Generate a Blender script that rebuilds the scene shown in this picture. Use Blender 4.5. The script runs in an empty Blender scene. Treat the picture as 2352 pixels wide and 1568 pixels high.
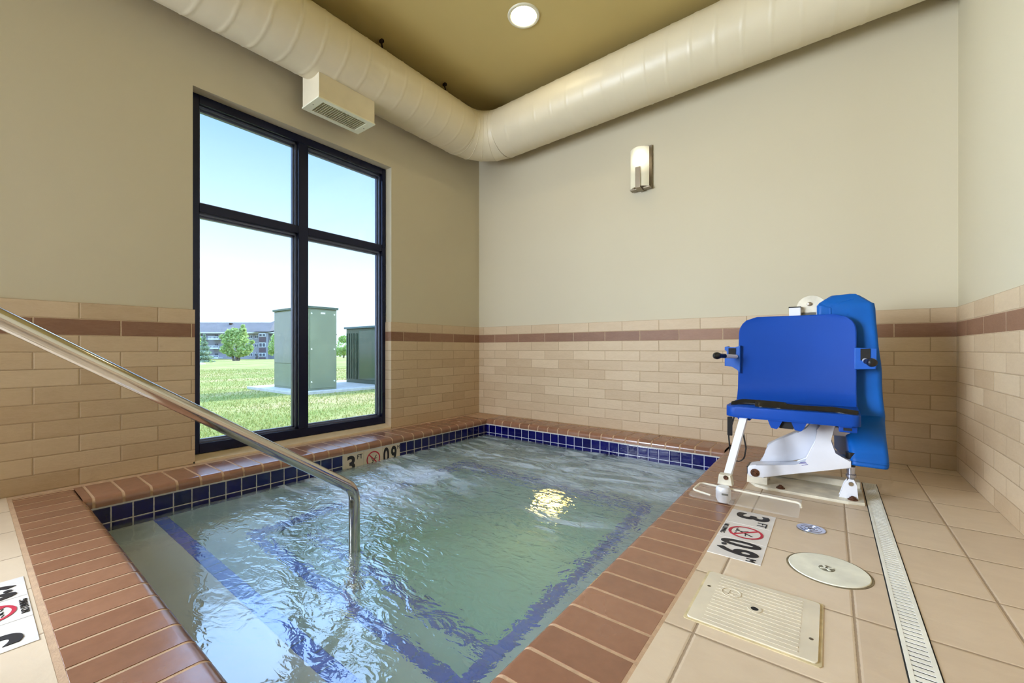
import bpy, bmesh, math, random
from mathutils import Vector, Matrix, noise as mn
random.seed(7)
S = bpy.context.scene
COL = S.collection
PI = math.pi

# ------------------------------------------------------------------ helpers
def link(o):
    COL.objects.link(o); return o

def obj(name, bm, mats, parent=None, smooth=False, loc=None, kind=None):
    me = bpy.data.meshes.new(name)
    bmesh.ops.recalc_face_normals(bm, faces=bm.faces)
    bm.to_mesh(me); bm.free()
    if not isinstance(mats, (list, tuple)): mats = [mats]
    for m in mats: me.materials.append(m)
    if smooth:
        for p in me.polygons: p.use_smooth = True
        try: me.set_sharp_from_angle(angle=math.radians(smooth if smooth is not True else 40))
        except Exception: pass
    o = bpy.data.objects.new(name, me); link(o)
    if parent is not None:
        o.parent = parent
        o.matrix_parent_inverse = parent.matrix_world.inverted() if False else Matrix.Translation(parent.location).inverted()
    if kind: o['kind'] = kind
    return o

def empty(name, loc, label=None, cat=None, group=None, kind=None):
    o = bpy.data.objects.new(name, None); link(o); o.location = loc; o.empty_display_size = .1
    tag(o, label, cat, group, kind); return o

def tag(o, label=None, cat=None, group=None, kind=None):
    if label: o['label'] = label
    if cat: o['category'] = cat
    if group: o['group'] = group
    if kind: o['kind'] = kind
    return o

def box(bm, x0, x1, y0, y1, z0, z1, mi=0, bev=0, seg=2):
    r = bmesh.ops.create_cube(bm, size=1)
    vs = r['verts']
    for v in vs:
        v.co = Vector((x0+(v.co.x+.5)*(x1-x0), y0+(v.co.y+.5)*(y1-y0), z0+(v.co.z+.5)*(z1-z0)))
    fs = list({f for v in vs for f in v.link_faces})
    for f in fs: f.material_index = mi
    if bev:
        es = list({e for v in vs for e in v.link_edges})
        b = bmesh.ops.bevel(bm, geom=es, offset=bev, segments=seg, profile=.5, affect='EDGES', clamp_overlap=True)
        for f in b['faces']: f.material_index = mi
    return vs

def xform(bm, vs, M):
    for v in vs: v.co = M @ v.co

def prism(bm, pts, d0, d1, axis='y', mi=0, bev=0):
    """extrude polygon pts (a,b) between d0..d1 along axis. axis y: (x,z); x: (y,z); z: (x,y)"""
    def mk(a, b, d):
        return {'y': (a, d, b), 'x': (d, a, b), 'z': (a, b, d)}[axis]
    va = [bm.verts.new(mk(a, b, d0)) for a, b in pts]
    vb = [bm.verts.new(mk(a, b, d1)) for a, b in pts]
    fs = [bm.faces.new(va), bm.faces.new(vb[::-1])]
    n = len(pts)
    for i in range(n):
        fs.append(bm.faces.new([va[i], vb[i], vb[(i+1) % n], va[(i+1) % n]]))
    for f in fs: f.material_index = mi
    if bev:
        es = list({e for f in fs[:2] for e in f.edges})
        b = bmesh.ops.bevel(bm, geom=es, offset=bev, segments=2, profile=.5, affect='EDGES', clamp_overlap=True)
        for f in b['faces']: f.material_index = mi
    return va+vb

def tube(bm, pts, r, seg=14, mi=0, caps=True, flat=None):
    pts = [Vector(p) for p in pts]
    rings = []
    n = len(pts)
    up = None
    for i, p in enumerate(pts):
        t = (pts[min(i+1, n-1)]-pts[max(i-1, 0)]).normalized()
        if up is None:
            a = Vector((0, 0, 1)) if abs(t.z) < .9 else Vector((1, 0, 0))
            up = (a - t*a.dot(t)).normalized()
        else:
            up = (up - t*up.dot(t)).normalized()
        s = t.cross(up)
        rr = r[i] if isinstance(r, (list, tuple)) else r
        ring = []
        for k in range(seg):
            an = 2*PI*k/seg
            c, q = math.cos(an), math.sin(an)
            if flat: v = p + up*c*rr*flat + s*q*rr
            else: v = p + up*c*rr + s*q*rr
            ring.append(bm.verts.new(v))
        rings.append(ring)
    for i in range(n-1):
        for k in range(seg):
            f = bm.faces.new([rings[i][k], rings[i][(k+1) % seg], rings[i+1][(k+1) % seg], rings[i+1][k]])
            f.material_index = mi
    if caps:
        bm.faces.new(rings[0][::-1]).material_index = mi
        bm.faces.new(rings[-1]).material_index = mi

def lathe(bm, prof, c=(0, 0, 0), seg=32, mi=0, M=None, close=True):
    """prof: (r,z)"""
    rings = []
    for r, z in prof:
        if r < 1e-6:
            v = Vector((0, 0, z)); rings.append([bm.verts.new((M @ v if M else v)+Vector(c))]); continue
        ring = []
        for k in range(seg):
            a = 2*PI*k/seg
            v = Vector((r*math.cos(a), r*math.sin(a), z))
            ring.append(bm.verts.new((M @ v if M else v)+Vector(c)))
        rings.append(ring)
    for A, B in zip(rings, rings[1:]):
        for k in range(seg):
            if len(A) == 1 and len(B) == 1: continue
            if len(A) == 1: f = bm.faces.new([A[0], B[k], B[(k+1) % seg]])
            elif len(B) == 1: f = bm.faces.new([A[k], A[(k+1) % seg], B[0]])
            else: f = bm.faces.new([A[k], A[(k+1) % seg], B[(k+1) % seg], B[k]])
            f.material_index = mi

def fillet(pts, r, n=8):
    pts = [Vector(p) for p in pts]; out = [pts[0]]
    for i in range(1, len(pts)-1):
        a, b, c = pts[i-1], pts[i], pts[i+1]
        u = (a-b).normalized(); w = (c-b).normalized()
        ang = u.angle(w); t = min(r/math.tan(ang/2), (a-b).length*.49, (c-b).length*.49)
        rr = t*math.tan(ang/2)
        bis = (u+w).normalized(); cen = b + bis*(rr/math.sin(ang/2))
        p0 = b+u*t; p1 = b+w*t
        v0 = p0-cen; v1 = p1-cen
        axis = v0.cross(v1); tot = v0.angle(v1)
        if axis.length < 1e-12: out.append(b); continue
        for k in range(n+1):
            out.append(cen + Matrix.Rotation(tot*k/n, 3, axis.normalized()) @ v0)
    out.append(pts[-1]); return out

def rrect(x0, x1, z0, z1, r, n=6):
    """rounded rect points; r may be 4 radii: bl, br, tr, tl"""
    if not isinstance(r, (list, tuple)): r = [r]*4
    out = []
    for (cx, cz, rr, a0) in ((x0+r[0], z0+r[0], r[0], PI), (x1-r[1], z0+r[1], r[1], 1.5*PI),
                             (x1-r[2], z1-r[2], r[2], 0), (x0+r[3], z1-r[3], r[3], .5*PI)):
        for k in range(n+1):
            a = a0 + .5*PI*k/n
            out.append((cx+rr*math.cos(a), cz+rr*math.sin(a)))
    return out

# ------------------------------------------------------------------ node helpers
class NT:
    def __init__(s, m):
        m.use_nodes = True; s.t = m.node_tree; s.t.nodes.clear(); s.n = s.t.nodes
        s.out = s.n.new('ShaderNodeOutputMaterial' if isinstance(m, bpy.types.Material) else 'ShaderNodeOutputWorld')
    def new(s, ty, **k):
        n = s.n.new(ty)
        for a, b in k.items(): setattr(n, a, b)
        return n
    def set(s, n, i, v):
        if v is None: return
        if isinstance(v, bpy.types.NodeSocket): s.t.links.new(v, n.inputs[i])
        else: n.inputs[i].default_value = v
    def math(s, op, a, b=None, c=None, clamp=False):
        n = s.new('ShaderNodeMath', operation=op); n.use_clamp = clamp
        s.set(n, 0, a); s.set(n, 1, b); s.set(n, 2, c); return n.outputs[0]
    def pos(s):
        g = s.new('ShaderNodeNewGeometry'); x = s.new('ShaderNodeSeparateXYZ')
        s.t.links.new(g.outputs['Position'], x.inputs[0]); return g, x.outputs
    def comb(s, a, b, c):
        n = s.new('ShaderNodeCombineXYZ'); s.set(n, 0, a); s.set(n, 1, b); s.set(n, 2, c); return n.outputs[0]
    def noise(s, vec, scale, detail=3, rough=.5, dist=0, out='Fac'):
        n = s.new('ShaderNodeTexNoise'); s.set(n, 'Vector', vec)
        n.inputs['Scale'].default_value = scale; n.inputs['Detail'].default_value = detail
        n.inputs['Roughness'].default_value = rough; n.inputs['Distortion'].default_value = dist
        return n.outputs[out]
    def white(s, vec):
        n = s.new('ShaderNodeTexWhiteNoise'); s.set(n, 'Vector', vec); return n.outputs['Value']
    def mix(s, f, a, b, blend='MIX'):
        n = s.new('ShaderNodeMix', data_type='RGBA', blend_type=blend)
        s.set(n, 0, f); s.set(n, 6, a); s.set(n, 7, b); return n.outputs[2]
    def ramp(s, f, stops):
        n = s.new('ShaderNodeValToRGB'); s.set(n, 0, f)
        e = n.color_ramp.elements
        while len(e) < len(stops): e.new(.5)
        for el, (p, c) in zip(e, stops):
            el.position = p; el.color = c if len(c) == 4 else (*c, 1)
        return n.outputs[0]
    def mapr(s, v, a, b, c=0, d=1):
        n = s.new('ShaderNodeMapRange'); s.set(n, 0, v); s.set(n, 1, a); s.set(n, 2, b); s.set(n, 3, c); s.set(n, 4, d)
        return n.outputs[0]
    def bump(s, h, strength=.3, dist=.002, normal=None):
        n = s.new('ShaderNodeBump'); s.set(n, 'Height', h); s.set(n, 'Strength', strength); s.set(n, 'Distance', dist)
        s.set(n, 'Normal', normal); return n.outputs[0]
    def bsdf(s, col, rough=.5, metal=0, spec=.5, normal=None, **k):
        n = s.new('ShaderNodeBsdfPrincipled')
        s.set(n, 'Base Color', col if isinstance(col, bpy.types.NodeSocket) else (*col[:3], 1))
        s.set(n, 'Roughness', rough); s.set(n, 'Metallic', metal); s.set(n, 'Specular IOR Level', spec)
        s.set(n, 'Normal', normal)
        for a, b in k.items(): s.set(n, a.replace('_', ' '), b)
        return n.outputs[0]
    def surf(s, sh): s.t.links.new(sh, s.out.inputs['Surface'])

def L(r, g, b):
    f = lambda c: (c/255)/12.92 if c/255 <= .04045 else ((c/255+.055)/1.055)**2.4
    return (f(r), f(g), f(b))
def L4(*a): return (*L(*a), 1)

def mat(name, col, rough=.5, metal=0, var=.06, nscale=12, bump=0, bscale=60, spec=.5, **k):
    m = bpy.data.materials.new(name); t = NT(m)
    g = t.new('ShaderNodeTexCoord').outputs['Object']
    c = (*col, 1)
    if var:
        n = t.noise(g, nscale, 4)
        dk = tuple(x*(1-var*2) for x in col); lt = tuple(min(1, x*(1+var*2)) for x in col)
        c = t.ramp(n, [(.25, dk), (.75, lt)])
    nm = t.bump(t.noise(g, bscale, 4), bump, .003) if bump else None
    t.surf(t.bsdf(c, rough, metal, spec, nm, **k)); return m

def emat(name, col, strength):
    m = bpy.data.materials.new(name); t = NT(m)
    e = t.new('ShaderNodeEmission'); e.inputs[0].default_value = (*col, 1); e.inputs[1].default_value = strength
    t.surf(e.outputs[0]); return m

def brick(name, ua, va, Lu, Pv, uo, vo, g, colA, colB, grout, shift=.5, band=None, rough=.5, spec=.5,
          relief=.6, tex=.25, texscale=(60, 60, 60), vsign=1, grout_rough=.8, coat=0):
    """tiles on world axes ua (along) and va (up). band=(row, colA, colB)"""
    m = bpy.data.materials.new(name); t = NT(m)
    geo, P = t.pos()
    idx = {'x': 0, 'y': 1, 'z': 2}
    u = P[idx[ua]]; v = P[idx[va]]
    vr = t.math('DIVIDE', t.math('SUBTRACT', v, vo), Pv)
    row = t.math('FLOOR', vr); fv = t.math('SUBTRACT', vr, row)
    par = t.math('SUBTRACT', 1., t.math('FLOORED_MODULO', row, 2.))
    ur = t.math('ADD', t.math('DIVIDE', t.math('SUBTRACT', u, uo), Lu), t.math('MULTIPLY', par, shift))
    cl = t.math('FLOOR', ur); fu = t.math('SUBTRACT', ur, cl)
    # distance to the nearest joint in metres
    du = t.math('MULTIPLY', t.math('MINIMUM', fu, t.math('SUBTRACT', 1., fu)), Lu)
    dv = t.math('MULTIPLY', t.math('MINIMUM', fv, t.math('SUBTRACT', 1., fv)), Pv)
    wob = t.math('MULTIPLY', t.math('SUBTRACT', t.noise(geo.outputs['Position'], 90, 2), .5), g*.5)
    d = t.math('ADD', t.math('MINIMUM', du, dv), wob)
    mask = t.mapr(d, g*.45, g*.75)              # 0 in joint, 1 on tile
    edge = t.mapr(d, g*.3, g*1.6)
    rnd = t.white(t.comb(cl, row, 1.3))
    rnd2 = t.white(t.comb(row, cl, 7.7))
    vm = t.new('ShaderNodeVectorMath', operation='MULTIPLY'); t.set(vm, 0, geo.outputs['Position']); vm.inputs[1].default_value = texscale
    off = t.new('ShaderNodeVectorMath', operation='ADD'); t.set(off, 0, vm.outputs[0]); t.set(off, 1, t.comb(t.math('MULTIPLY', rnd, 37.), t.math('MULTIPLY', rnd2, 23.), 0.))
    n1 = t.noise(off.outputs[0], 1, 6, .6, .6)
    n2 = t.noise(off.outputs[0], .25, 3, .5)
    f = t.math('ADD', t.math('MULTIPLY', rnd, .45), t.math('ADD', t.math('MULTIPLY', n1, .35), t.math('MULTIPLY', n2, .3)))
    c = t.ramp(f, [(.25, colA), (.85, colB)])
    if band:
        br = t.math('COMPARE', row, float(band[0]), .1)
        c = t.mix(br, c, t.ramp(f, [(.2, band[1]), (.85, band[2])]))
        # pale joints round the band
        gm = t.math('MULTIPLY', br, .8)
        gc = t.mix(gm, (*grout, 1), L4(205, 180, 150))
    else: gc = (*grout, 1)
    col = t.mix(mask, gc, c)
    h = t.math('ADD', t.math('MULTIPLY', edge, relief), t.math('MULTIPLY', t.math('MULTIPLY', n1, mask), tex))
    nm = t.bump(h, .5, .004)
    ro = t.math('ADD', t.math('MULTIPLY', mask, rough-grout_rough), grout_rough)
    sh = t.bsdf(col, ro, 0, spec, nm)
    t.surf(sh); return m

# ------------------------------------------------------------------ materials
M = {}
def paint(name, a, b):
    m = bpy.data.materials.new(name); t = NT(m); geo, P = t.pos()
    n = t.noise(geo.outputs['Position'], .8, 3); n2 = t.noise(geo.outputs['Position'], 220, 3)
    t.surf(t.bsdf(t.ramp(n, [(.3, a), (.7, b)]), .62, 0, .3, t.bump(n2, .08, .002))); return m
M['paint'] = paint('wall_paint', L(203, 192, 166), L(207, 197, 171))
M['ceil'] = paint('ceiling_paint', L(204, 182, 118), L(208, 187, 126))
TA, TB = L(190, 164, 132), L(212, 189, 158)
GR = L(174, 150, 120)
BA, BB = L(128, 92, 70), L(160, 122, 98)
tk = dict(shift=.5, band=(9, BA, BB), rough=.5, spec=.35, relief=.45, tex=.55)
M['tile_left'] = brick('wall_tile_left', 'y', 'z', .3037, .082, -2.503, 0, .0035, TA, TB, GR, texscale=(40, 40, 120), **tk)
M['tile_back'] = brick('wall_tile_back', 'x', 'z', .3037, .082, .2175, 0, .0035, TA, TB, GR, texscale=(40, 40, 120), **tk)
M['tile_right'] = brick('wall_tile_right', 'y', 'z', .3037, .082, -.203, 0, .0035, TA, TB, GR, texscale=(40, 40, 120), **tk)
M['floor'] = brick('deck_tile', 'x', 'y', .305, .305, 2.70, -1.955, .0045, L(200, 178, 152), L(222, 202, 176), L(160, 138, 114), shift=0,
                   rough=.42, spec=.45, relief=.5, tex=.35, texscale=(14, 22, 14))
NA, NB = L(4, 4, 62), L(9, 8, 98)
kw = dict(shift=0, rough=.07, spec=.6, relief=.5, tex=.05)
M['navy_y'] = brick('navy_waterline_tile_side', 'y', 'z', .0765, .075, -2.895, -.050, .004, NA, NB, L(196, 190, 185), **kw)
M['navy_x'] = brick('navy_waterline_tile_end', 'x', 'z', .0765, .075, .441, -.050, .004, NA, NB, L(190, 190, 205), **kw)
SA, SB = L(0, 66, 215), L(6, 92, 245)
M['stripe'] = brick('blue_nosing_tile', 'x', 'y', .0765, 5.01, .441, -4.005, .004, SA, SB, L(60, 110, 190), shift=0, rough=.2, spec=.5, relief=.5, tex=.05)
M['stripe_y'] = brick('blue_nosing_tile_side', 'y', 'x', .0765, 5.01, .441, -1.005, .004, SA, SB, L(60, 110, 190), shift=0, rough=.2, spec=.5, relief=.5, tex=.05)
M['plaster'] = mat('pool_plaster', L(238, 246, 246), .7, var=.04, nscale=3, bump=.15, bscale=40)
def coping():
    m = bpy.data.materials.new('terracotta_coping'); t = NT(m); geo, P = t.pos()
    r = geo.outputs['Random Per Island']
    n = t.noise(geo.outputs['Position'], 30, 5, .6)
    n3 = t.noise(geo.outputs['Position'], 5, 3, .5)
    f = t.math('ADD', t.math('MULTIPLY', r, .35), t.math('ADD', t.math('MULTIPLY', n, .35), t.math('MULTIPLY', n3, .3)))
    c = t.ramp(f, [(.2, L(122, 84, 64)), (.5, L(142, 99, 76)), (.85, L(160, 116, 90))])
    t.surf(t.bsdf(c, t.mapr(n3, .3, .7, .15, .28), 0, .65, t.bump(n, .15, .002))); return m
M['coping'] = coping()
M['grout'] = mat('sand_grout', L(186, 152, 120), .85, var=.08, nscale=40, bump=.3, bscale=200)
M['whitegrout'] = mat('white_grout', L(205, 200, 195), .7, var=.05)
M['frame'] = mat('dark_anodised_aluminium', L(30, 34, 60), .25, .5, var=.03)
def glass():
    m = bpy.data.materials.new('window_glass'); t = NT(m)
    tr = t.new('ShaderNodeBsdfTransparent'); tr.inputs[0].default_value = (.95, .98, .97, 1)
    gl = t.new('ShaderNodeBsdfGlossy'); gl.inputs['Roughness'].default_value = 0
    fr = t.new('ShaderNodeFresnel'); fr.inputs[0].default_value = 1.3
    mx = t.new('ShaderNodeMixShader'); t.set(mx, 0, fr.outputs[0]); t.set(mx, 1, tr.outputs[0]); t.set(mx, 2, gl.outputs[0])
    t.surf(mx.outputs[0]); return m
M['glass'] = glass()
M['duct'] = mat('cream_painted_duct', L(222, 210, 182), .38, var=.02, nscale=4)
M['vent'] = mat('cream_painted_sheet', L(222, 210, 182), .45, var=.02)
M['ventwhite'] = mat('ivory_grille', L(232, 228, 205), .4, var=.02)
M['black'] = mat('black_plastic', L(18, 18, 20), .3, var=.05)
M['hole'] = mat('dark_hole', L(22, 20, 18), .8, var=.05)
M['darkmetal'] = mat('dark_rusty_metal', L(60, 42, 28), .6, .5, var=.2)
M['steel'] = mat('polished_stainless_steel', L(196, 190, 182), .13, 1, var=.03, nscale=6)
M['nickel'] = mat('brushed_nickel', L(150, 138, 120), .4, .9, var=.05)
M['chrome'] = mat('chrome', L(190, 195, 215), .18, 1, var=.1)
M['blueplastic'] = mat('blue_moulded_plastic', L(0, 64, 156), .5, spec=.25, var=.05, nscale=3, bump=.04, bscale=300)
M['bluedark'] = mat('blue_moulded_plastic_bracket', L(4, 84, 178), .5, var=.05)
M['bluefabric'] = mat('blue_vinyl_cover', L(0, 88, 172), .5, spec=.3, var=.08, nscale=5, bump=.12, bscale=14)
M['white'] = mat('white_powder_coat', L(226, 226, 232), .35, var=.03, nscale=9)
M['cream'] = mat('cream_stained_metal', L(222, 214, 194), .45, var=.12, nscale=14)
M['rust'] = mat('rusty_bolt', L(96, 58, 34), .75, .3, var=.3, nscale=60, bump=.5, bscale=160)
M['acrylic'] = mat('clear_acrylic', L(228, 226, 222), .12, var=.02, Transmission_Weight=.0, Alpha=.14)
M['acrylic_edge'] = mat('acrylic_edge', L(238, 230, 212), .25, var=.02)
M['lid'] = mat('ivory_lid', L(216, 204, 182), .5, var=.05, nscale=10, bump=.05)
M['lidw'] = mat('white_stained_lid', L(226, 224, 208), .5, var=.08, nscale=14)
M['marker'] = mat('white_marker_tile', L(222, 216, 212), .35, var=.04, nscale=12)
M['markerbrown'] = mat('beige_marker_tile', L(214, 200, 182), .3, var=.04, nscale=12)
M['ink'] = mat('black_ink', L(26, 22, 26), .5, var=.05)
M['red'] = mat('red_ink', L(186, 36, 60), .5, var=.08)
M['drain'] = mat('white_drain_plastic', L(236, 234, 224), .45, var=.05)
M['cabinet'] = mat('green_utility_cabinet', L(128, 134, 106), .42, .0, var=.06, nscale=2)
M['cabdark'] = mat('dark_green_cabinet', L(70, 84, 66), .4, var=.08, nscale=3)
M['concrete'] = mat('concrete_pad', L(196, 190, 178), .85, var=.08, nscale=8)
M['siding'] = mat('grey_siding', L(146, 144, 150), .8, var=.04, nscale=.3)
M['siding2'] = mat('brown_panel', L(98, 82, 86), .8, var=.05, nscale=.3)
M['roof'] = mat('grey_shingle', L(112, 108, 106), .9, var=.08, nscale=.5)
M['trimw'] = mat('white_trim', L(214, 220, 226), .6, var=.03)
M['winpane'] = mat('dark_window_pane', L(70, 78, 90), .2, var=.1, nscale=.4)
M['bark'] = mat('bark', L(120, 108, 96), .9, var=.2, nscale=4)
def leafmat(name, a, b):
    m = bpy.data.materials.new(name); t = NT(m)
    g = t.new('ShaderNodeNewGeometry')
    c = t.ramp(g.outputs['Random Per Island'], [(0, a), (1, b)])
    d = t.new('ShaderNodeBsdfDiffuse'); t.set(d, 0, c); tl = t.new('ShaderNodeBsdfTranslucent'); t.set(tl, 0, c)
    mx = t.new('ShaderNodeMixShader'); mx.inputs[0].default_value = .35; t.set(mx, 1, d.outputs[0]); t.set(mx, 2, tl.outputs[0])
    t.surf(mx.outputs[0]); return m
M['leaf'] = leafmat('light_green_leaves', L(150, 180, 110), L(214, 226, 160))
M['spruce'] = leafmat('blue_green_needles', L(130, 158, 134), L(190, 204, 180))
M['leaf2'] = leafmat('green_leaves', L(136, 172, 100), L(196, 214, 140))
M['dleaf'] = leafmat('purple_green_leaves', L(70, 72, 82), L(96, 100, 106))
M['blade'] = leafmat('grass_blades', L(134, 148, 78), L(186, 180, 118))
def lawn():
    m = bpy.data.materials.new('lawn'); t = NT(m); geo, P = t.pos()
    p = geo.outputs['Position']
    vm = t.new('ShaderNodeVectorMath', operation='MULTIPLY'); t.set(vm, 0, p); vm.inputs[1].default_value = (1, .45, 1)
    a = t.noise(vm.outputs[0], .55, 4, .6); b = t.noise(p, 14, 5, .7)
    f = t.math('ADD', t.math('MULTIPLY', a, .7), t.math('MULTIPLY', b, .3))
    c = t.ramp(f, [(.38, L(124, 140, 68)), (.5, L(158, 158, 94)), (.6, L(184, 164, 118)), (.7, L(160, 162, 96))])
    t.surf(t.bsdf(c, .95, 0, .1, t.bump(b, .6, .03))); return m
M['lawn'] = lawn()
def water():
    m = bpy.data.materials.new('churning_pool_water'); t = NT(m); geo, P = t.pos()
    p = geo.outputs['Position']
    # turbulence grows away from the entry step towards the jets
    far = t.mapr(P[1], -2.75, -1.9)
    left = t.mapr(P[0], 1.0, .5, 0, .5)
    turb = t.math('ADD', t.math('MULTIPLY', far, .85), .10)
    vm = t.new('ShaderNodeVectorMath', operation='MULTIPLY'); t.set(vm, 0, p); vm.inputs[1].default_value = (1, 1.7, 1)
    w1 = t.noise(vm.outputs[0], 11, 2, .5, 1.2); w2 = t.noise(vm.outputs[0], 32, 2, .5, 1.5)
    h = t.math('ADD', w1, t.math('MULTIPLY', w2, .14))
    nb = t.new('ShaderNodeBump'); t.set(nb, 'Height', h); t.set(nb, 'Strength', t.math('MULTIPLY', turb, .45)); nb.inputs['Distance'].default_value = .035
    nm = nb.outputs[0]
    rf = t.new('ShaderNodeBsdfRefraction'); rf.inputs['IOR'].default_value = 1.33; rf.inputs['Roughness'].default_value = 0
    rf.inputs['Color'].default_value = (.97, 1, .99, 1); t.set(rf, 'Normal', nm)
    gs = t.new('ShaderNodeBsdfGlossy'); gs.inputs['Roughness'].default_value = .05; t.set(gs, 'Normal', nm)
    fr = t.new('ShaderNodeFresnel'); t.set(fr, 0, t.math('SUBTRACT', 2.2, t.math('MULTIPLY', geo.outputs['Backfacing'], .87))); t.set(fr, 'Normal', nm)
    gl = t.new('ShaderNodeMixShader'); t.set(gl, 0, fr.outputs[0]); t.set(gl, 1, rf.outputs[0]); t.set(gl, 2, gs.outputs[0])
    # foam: fine streaks of air bubbles driven by the jets
    st = t.new('ShaderNodeVectorMath', operation='MULTIPLY'); t.set(st, 0, p); st.inputs[1].default_value = (.8, 2.2, 1)
    f1 = t.noise(st.outputs[0], 2.6, 6, .62, 1.6)
    f2 = t.noise(st.outputs[0], 1.3, 2, .5, .8)
    fo = t.math('ADD', t.math('MULTIPLY', f1, .62), t.math('MULTIPLY', f2, .42))
    fm = t.mapr(fo, .49, .61)
    # jet foam at back, left and right bench; left part also paints sky reflection
    reg = t.mapr(P[1], -1.25, -.85, .0, 1)
    reg = t.math('MAXIMUM', reg, t.math('MULTIPLY', t.mapr(P[0], 1.45, .85, 0, 1), t.mapr(P[1], -2.5, -1.9, 0, .9)))
    dx = t.math('SUBTRACT', P[0], 1.95); dy = t.math('SUBTRACT', P[1], -1.62)
    rr = t.math('SQRT', t.math('ADD', t.math('MULTIPLY', dx, dx), t.math('MULTIPLY', t.math('MULTIPLY', dy, dy), 2.2)))
    jet = t.mapr(rr, .08, .38, .8, 0)
    reg = t.math('MAXIMUM', reg, jet)
    fm = t.math('MULTIPLY', fm, reg)
    fm = t.math('ADD', t.math('MULTIPLY', fm, .62), t.math('MULTIPLY', far, .04), clamp=True)
    fm = t.math('ADD', fm, .10)
    df = t.new('ShaderNodeBsdfDiffuse'); df.inputs[0].default_value = L4(205, 220, 236); t.set(df, 'Normal', nm)
    mx = t.new('ShaderNodeMixShader'); t.set(mx, 0, fm); t.set(mx, 1, gl.outputs[0]); t.set(mx, 2, df.outputs[0])
    t.surf(mx.outputs[0])
    va = t.new('ShaderNodeVolumeAbsorption'); va.inputs[0].default_value = (.50, .90, .74, 1); va.inputs[1].default_value = .85
    t.t.links.new(va.outputs[0], t.out.inputs['Volume'])
    return m
M['water'] = water()

# ------------------------------------------------------------------ numbers of the room
W = 3.509; YF = -6.2; H = 3.0
PX0, PX1, PY0, PY1 = .323, 2.40, -2.97, -.26     # pool walls
ZW = -.148
def st(name, bm, m, **k):
    return obj(name, bm, m, kind='structure', **k)

# floor / deck (L shaped round the pool, with the holes for nothing: lids lie in it)
bm = bmesh.new()
box(bm, 2.632, W+.1, YF, .1, -.3, 0)
box(bm, -.05, 2.632, YF, -3.19, -.3, 0)
st('floor', bm, M['floor'])
# left wall with the window opening
WY0, WY1, WZ0, WZ1 = -2.494, -1.106, .012, 2.213
bm = bmesh.new(); X0, X1 = -.24, -.008
SWA, SWB = -5.8, -3.75
box(bm, X0, X1, YF, SWA, -.3, H); box(bm, X0, X1, SWB, WY0, -.3, H); box(bm, X0, X1, SWA, SWB, -.3, .25); box(bm, X0, X1, SWA, SWB, 2.7, H); box(bm, X0, X1, WY1, .2, -.3, H)
box(bm, X0, X1, WY0, WY1, WZ1, H); box(bm, X0, X1, WY0, WY1, -.3, WZ0-.012)
wl = st('wall_left', bm, M['paint'])
bm = bmesh.new()
box(bm, -.012, 0, YF, SWA, -.02, .9015); box(bm, -.012, 0, SWB, WY0, -.02, .9015); box(bm, -.012, 0, SWA, SWB, -.02, .25); box(bm, -.012, 0, WY1, 0, -.02, .9015)
box(bm, -.10, -.0, WY1-.008, WY1, 0.012, .9015); box(bm, -.10, 0, WY0, WY0+.008, .012, .9015)
obj('tile_wainscot', bm, M['tile_left'], wl)
# window sill (tile, slightly sloped)
bm = bmesh.new(); prism(bm, [(-.24, .04), (-.075, .034), (0, .012), (0, -.006), (-.24, -.006)], WY0+.008, WY1-.008, 'y')
o = obj('window_sill', bm, mat('sill_tile', L(226, 206, 176), .4, var=.05), wl)
# back and right walls
bm = bmesh.new(); box(bm, -.24, W+.24, .008, .2, -.3, H); wb = st('wall_back', bm, M['paint'])
bm = bmesh.new(); box(bm, 0, W, 0, .012, -.02, .9015); obj('tile_wainscot', bm, M['tile_back'], wb)
bm = bmesh.new(); box(bm, W+.008, W+.24, YF, .2, -.3, H); wr = st('wall_right', bm, M['paint'])
bm = bmesh.new(); box(bm, W, W+.012, YF, 0, -.02, .9015); obj('tile_wainscot', bm, M['tile_right'], wr)
# front wall (behind the camera)
bm = bmesh.new(); box(bm, -.24, W+.24, YF-.2, YF, -.3, H); st('wall_front', bm, M['paint'])
bm = bmesh.new(); box(bm, -.24, W+.24, YF-.2, .2, H, H+.12); st('ceiling', bm, M['ceil'])

# ------------------------------------------------------------------ window 1
win = empty('window_1', (-.1, (WY0+WY1)/2, WZ0), kind='structure')
def frame_bar(bm, y0, y1, z0, z1, x0=-.175, x1=-.079):
    box(bm, x0, x1, y0, y1, z0, z1, bev=.002, seg=1)
bm = bmesh.new()
fy0, fy1, fz0, fz1 = WY0+.004, WY1-.004, .036, WZ1-.002
frame_bar(bm, fy0, fy0+.048, fz0, fz1); frame_bar(bm, fy1-.034, fy1, fz0, fz1)
frame_bar(bm, fy0+.048, fy1-.034, fz0, fz0+.06); frame_bar(bm, fy0+.048, fy1-.034, fz1-.052, fz1)
obj('window_frame', bm, M['frame'], win)
my0, my1 = -1.847, -1.778
bm = bmesh.new(); frame_bar(bm, my0, my1, fz0+.06, fz1-.052, -.175, -.080); obj('mullion', bm, M['frame'], win)
rz0, rz1 = 1.503, 1.556
bm = bmesh.new(); frame_bar(bm, fy0+.048, my0, rz0, rz1, -.175, -.081); obj('crossbar', bm, M['frame'], win)
bm = bmesh.new(); frame_bar(bm, my1, fy1-.034, rz0, rz1, -.175, -.081); obj('crossbar', bm, M['frame'], win)
ML = mat('aluminium_glazing_bead', L(112, 118, 140), .28, .5, var=.03)
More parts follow.
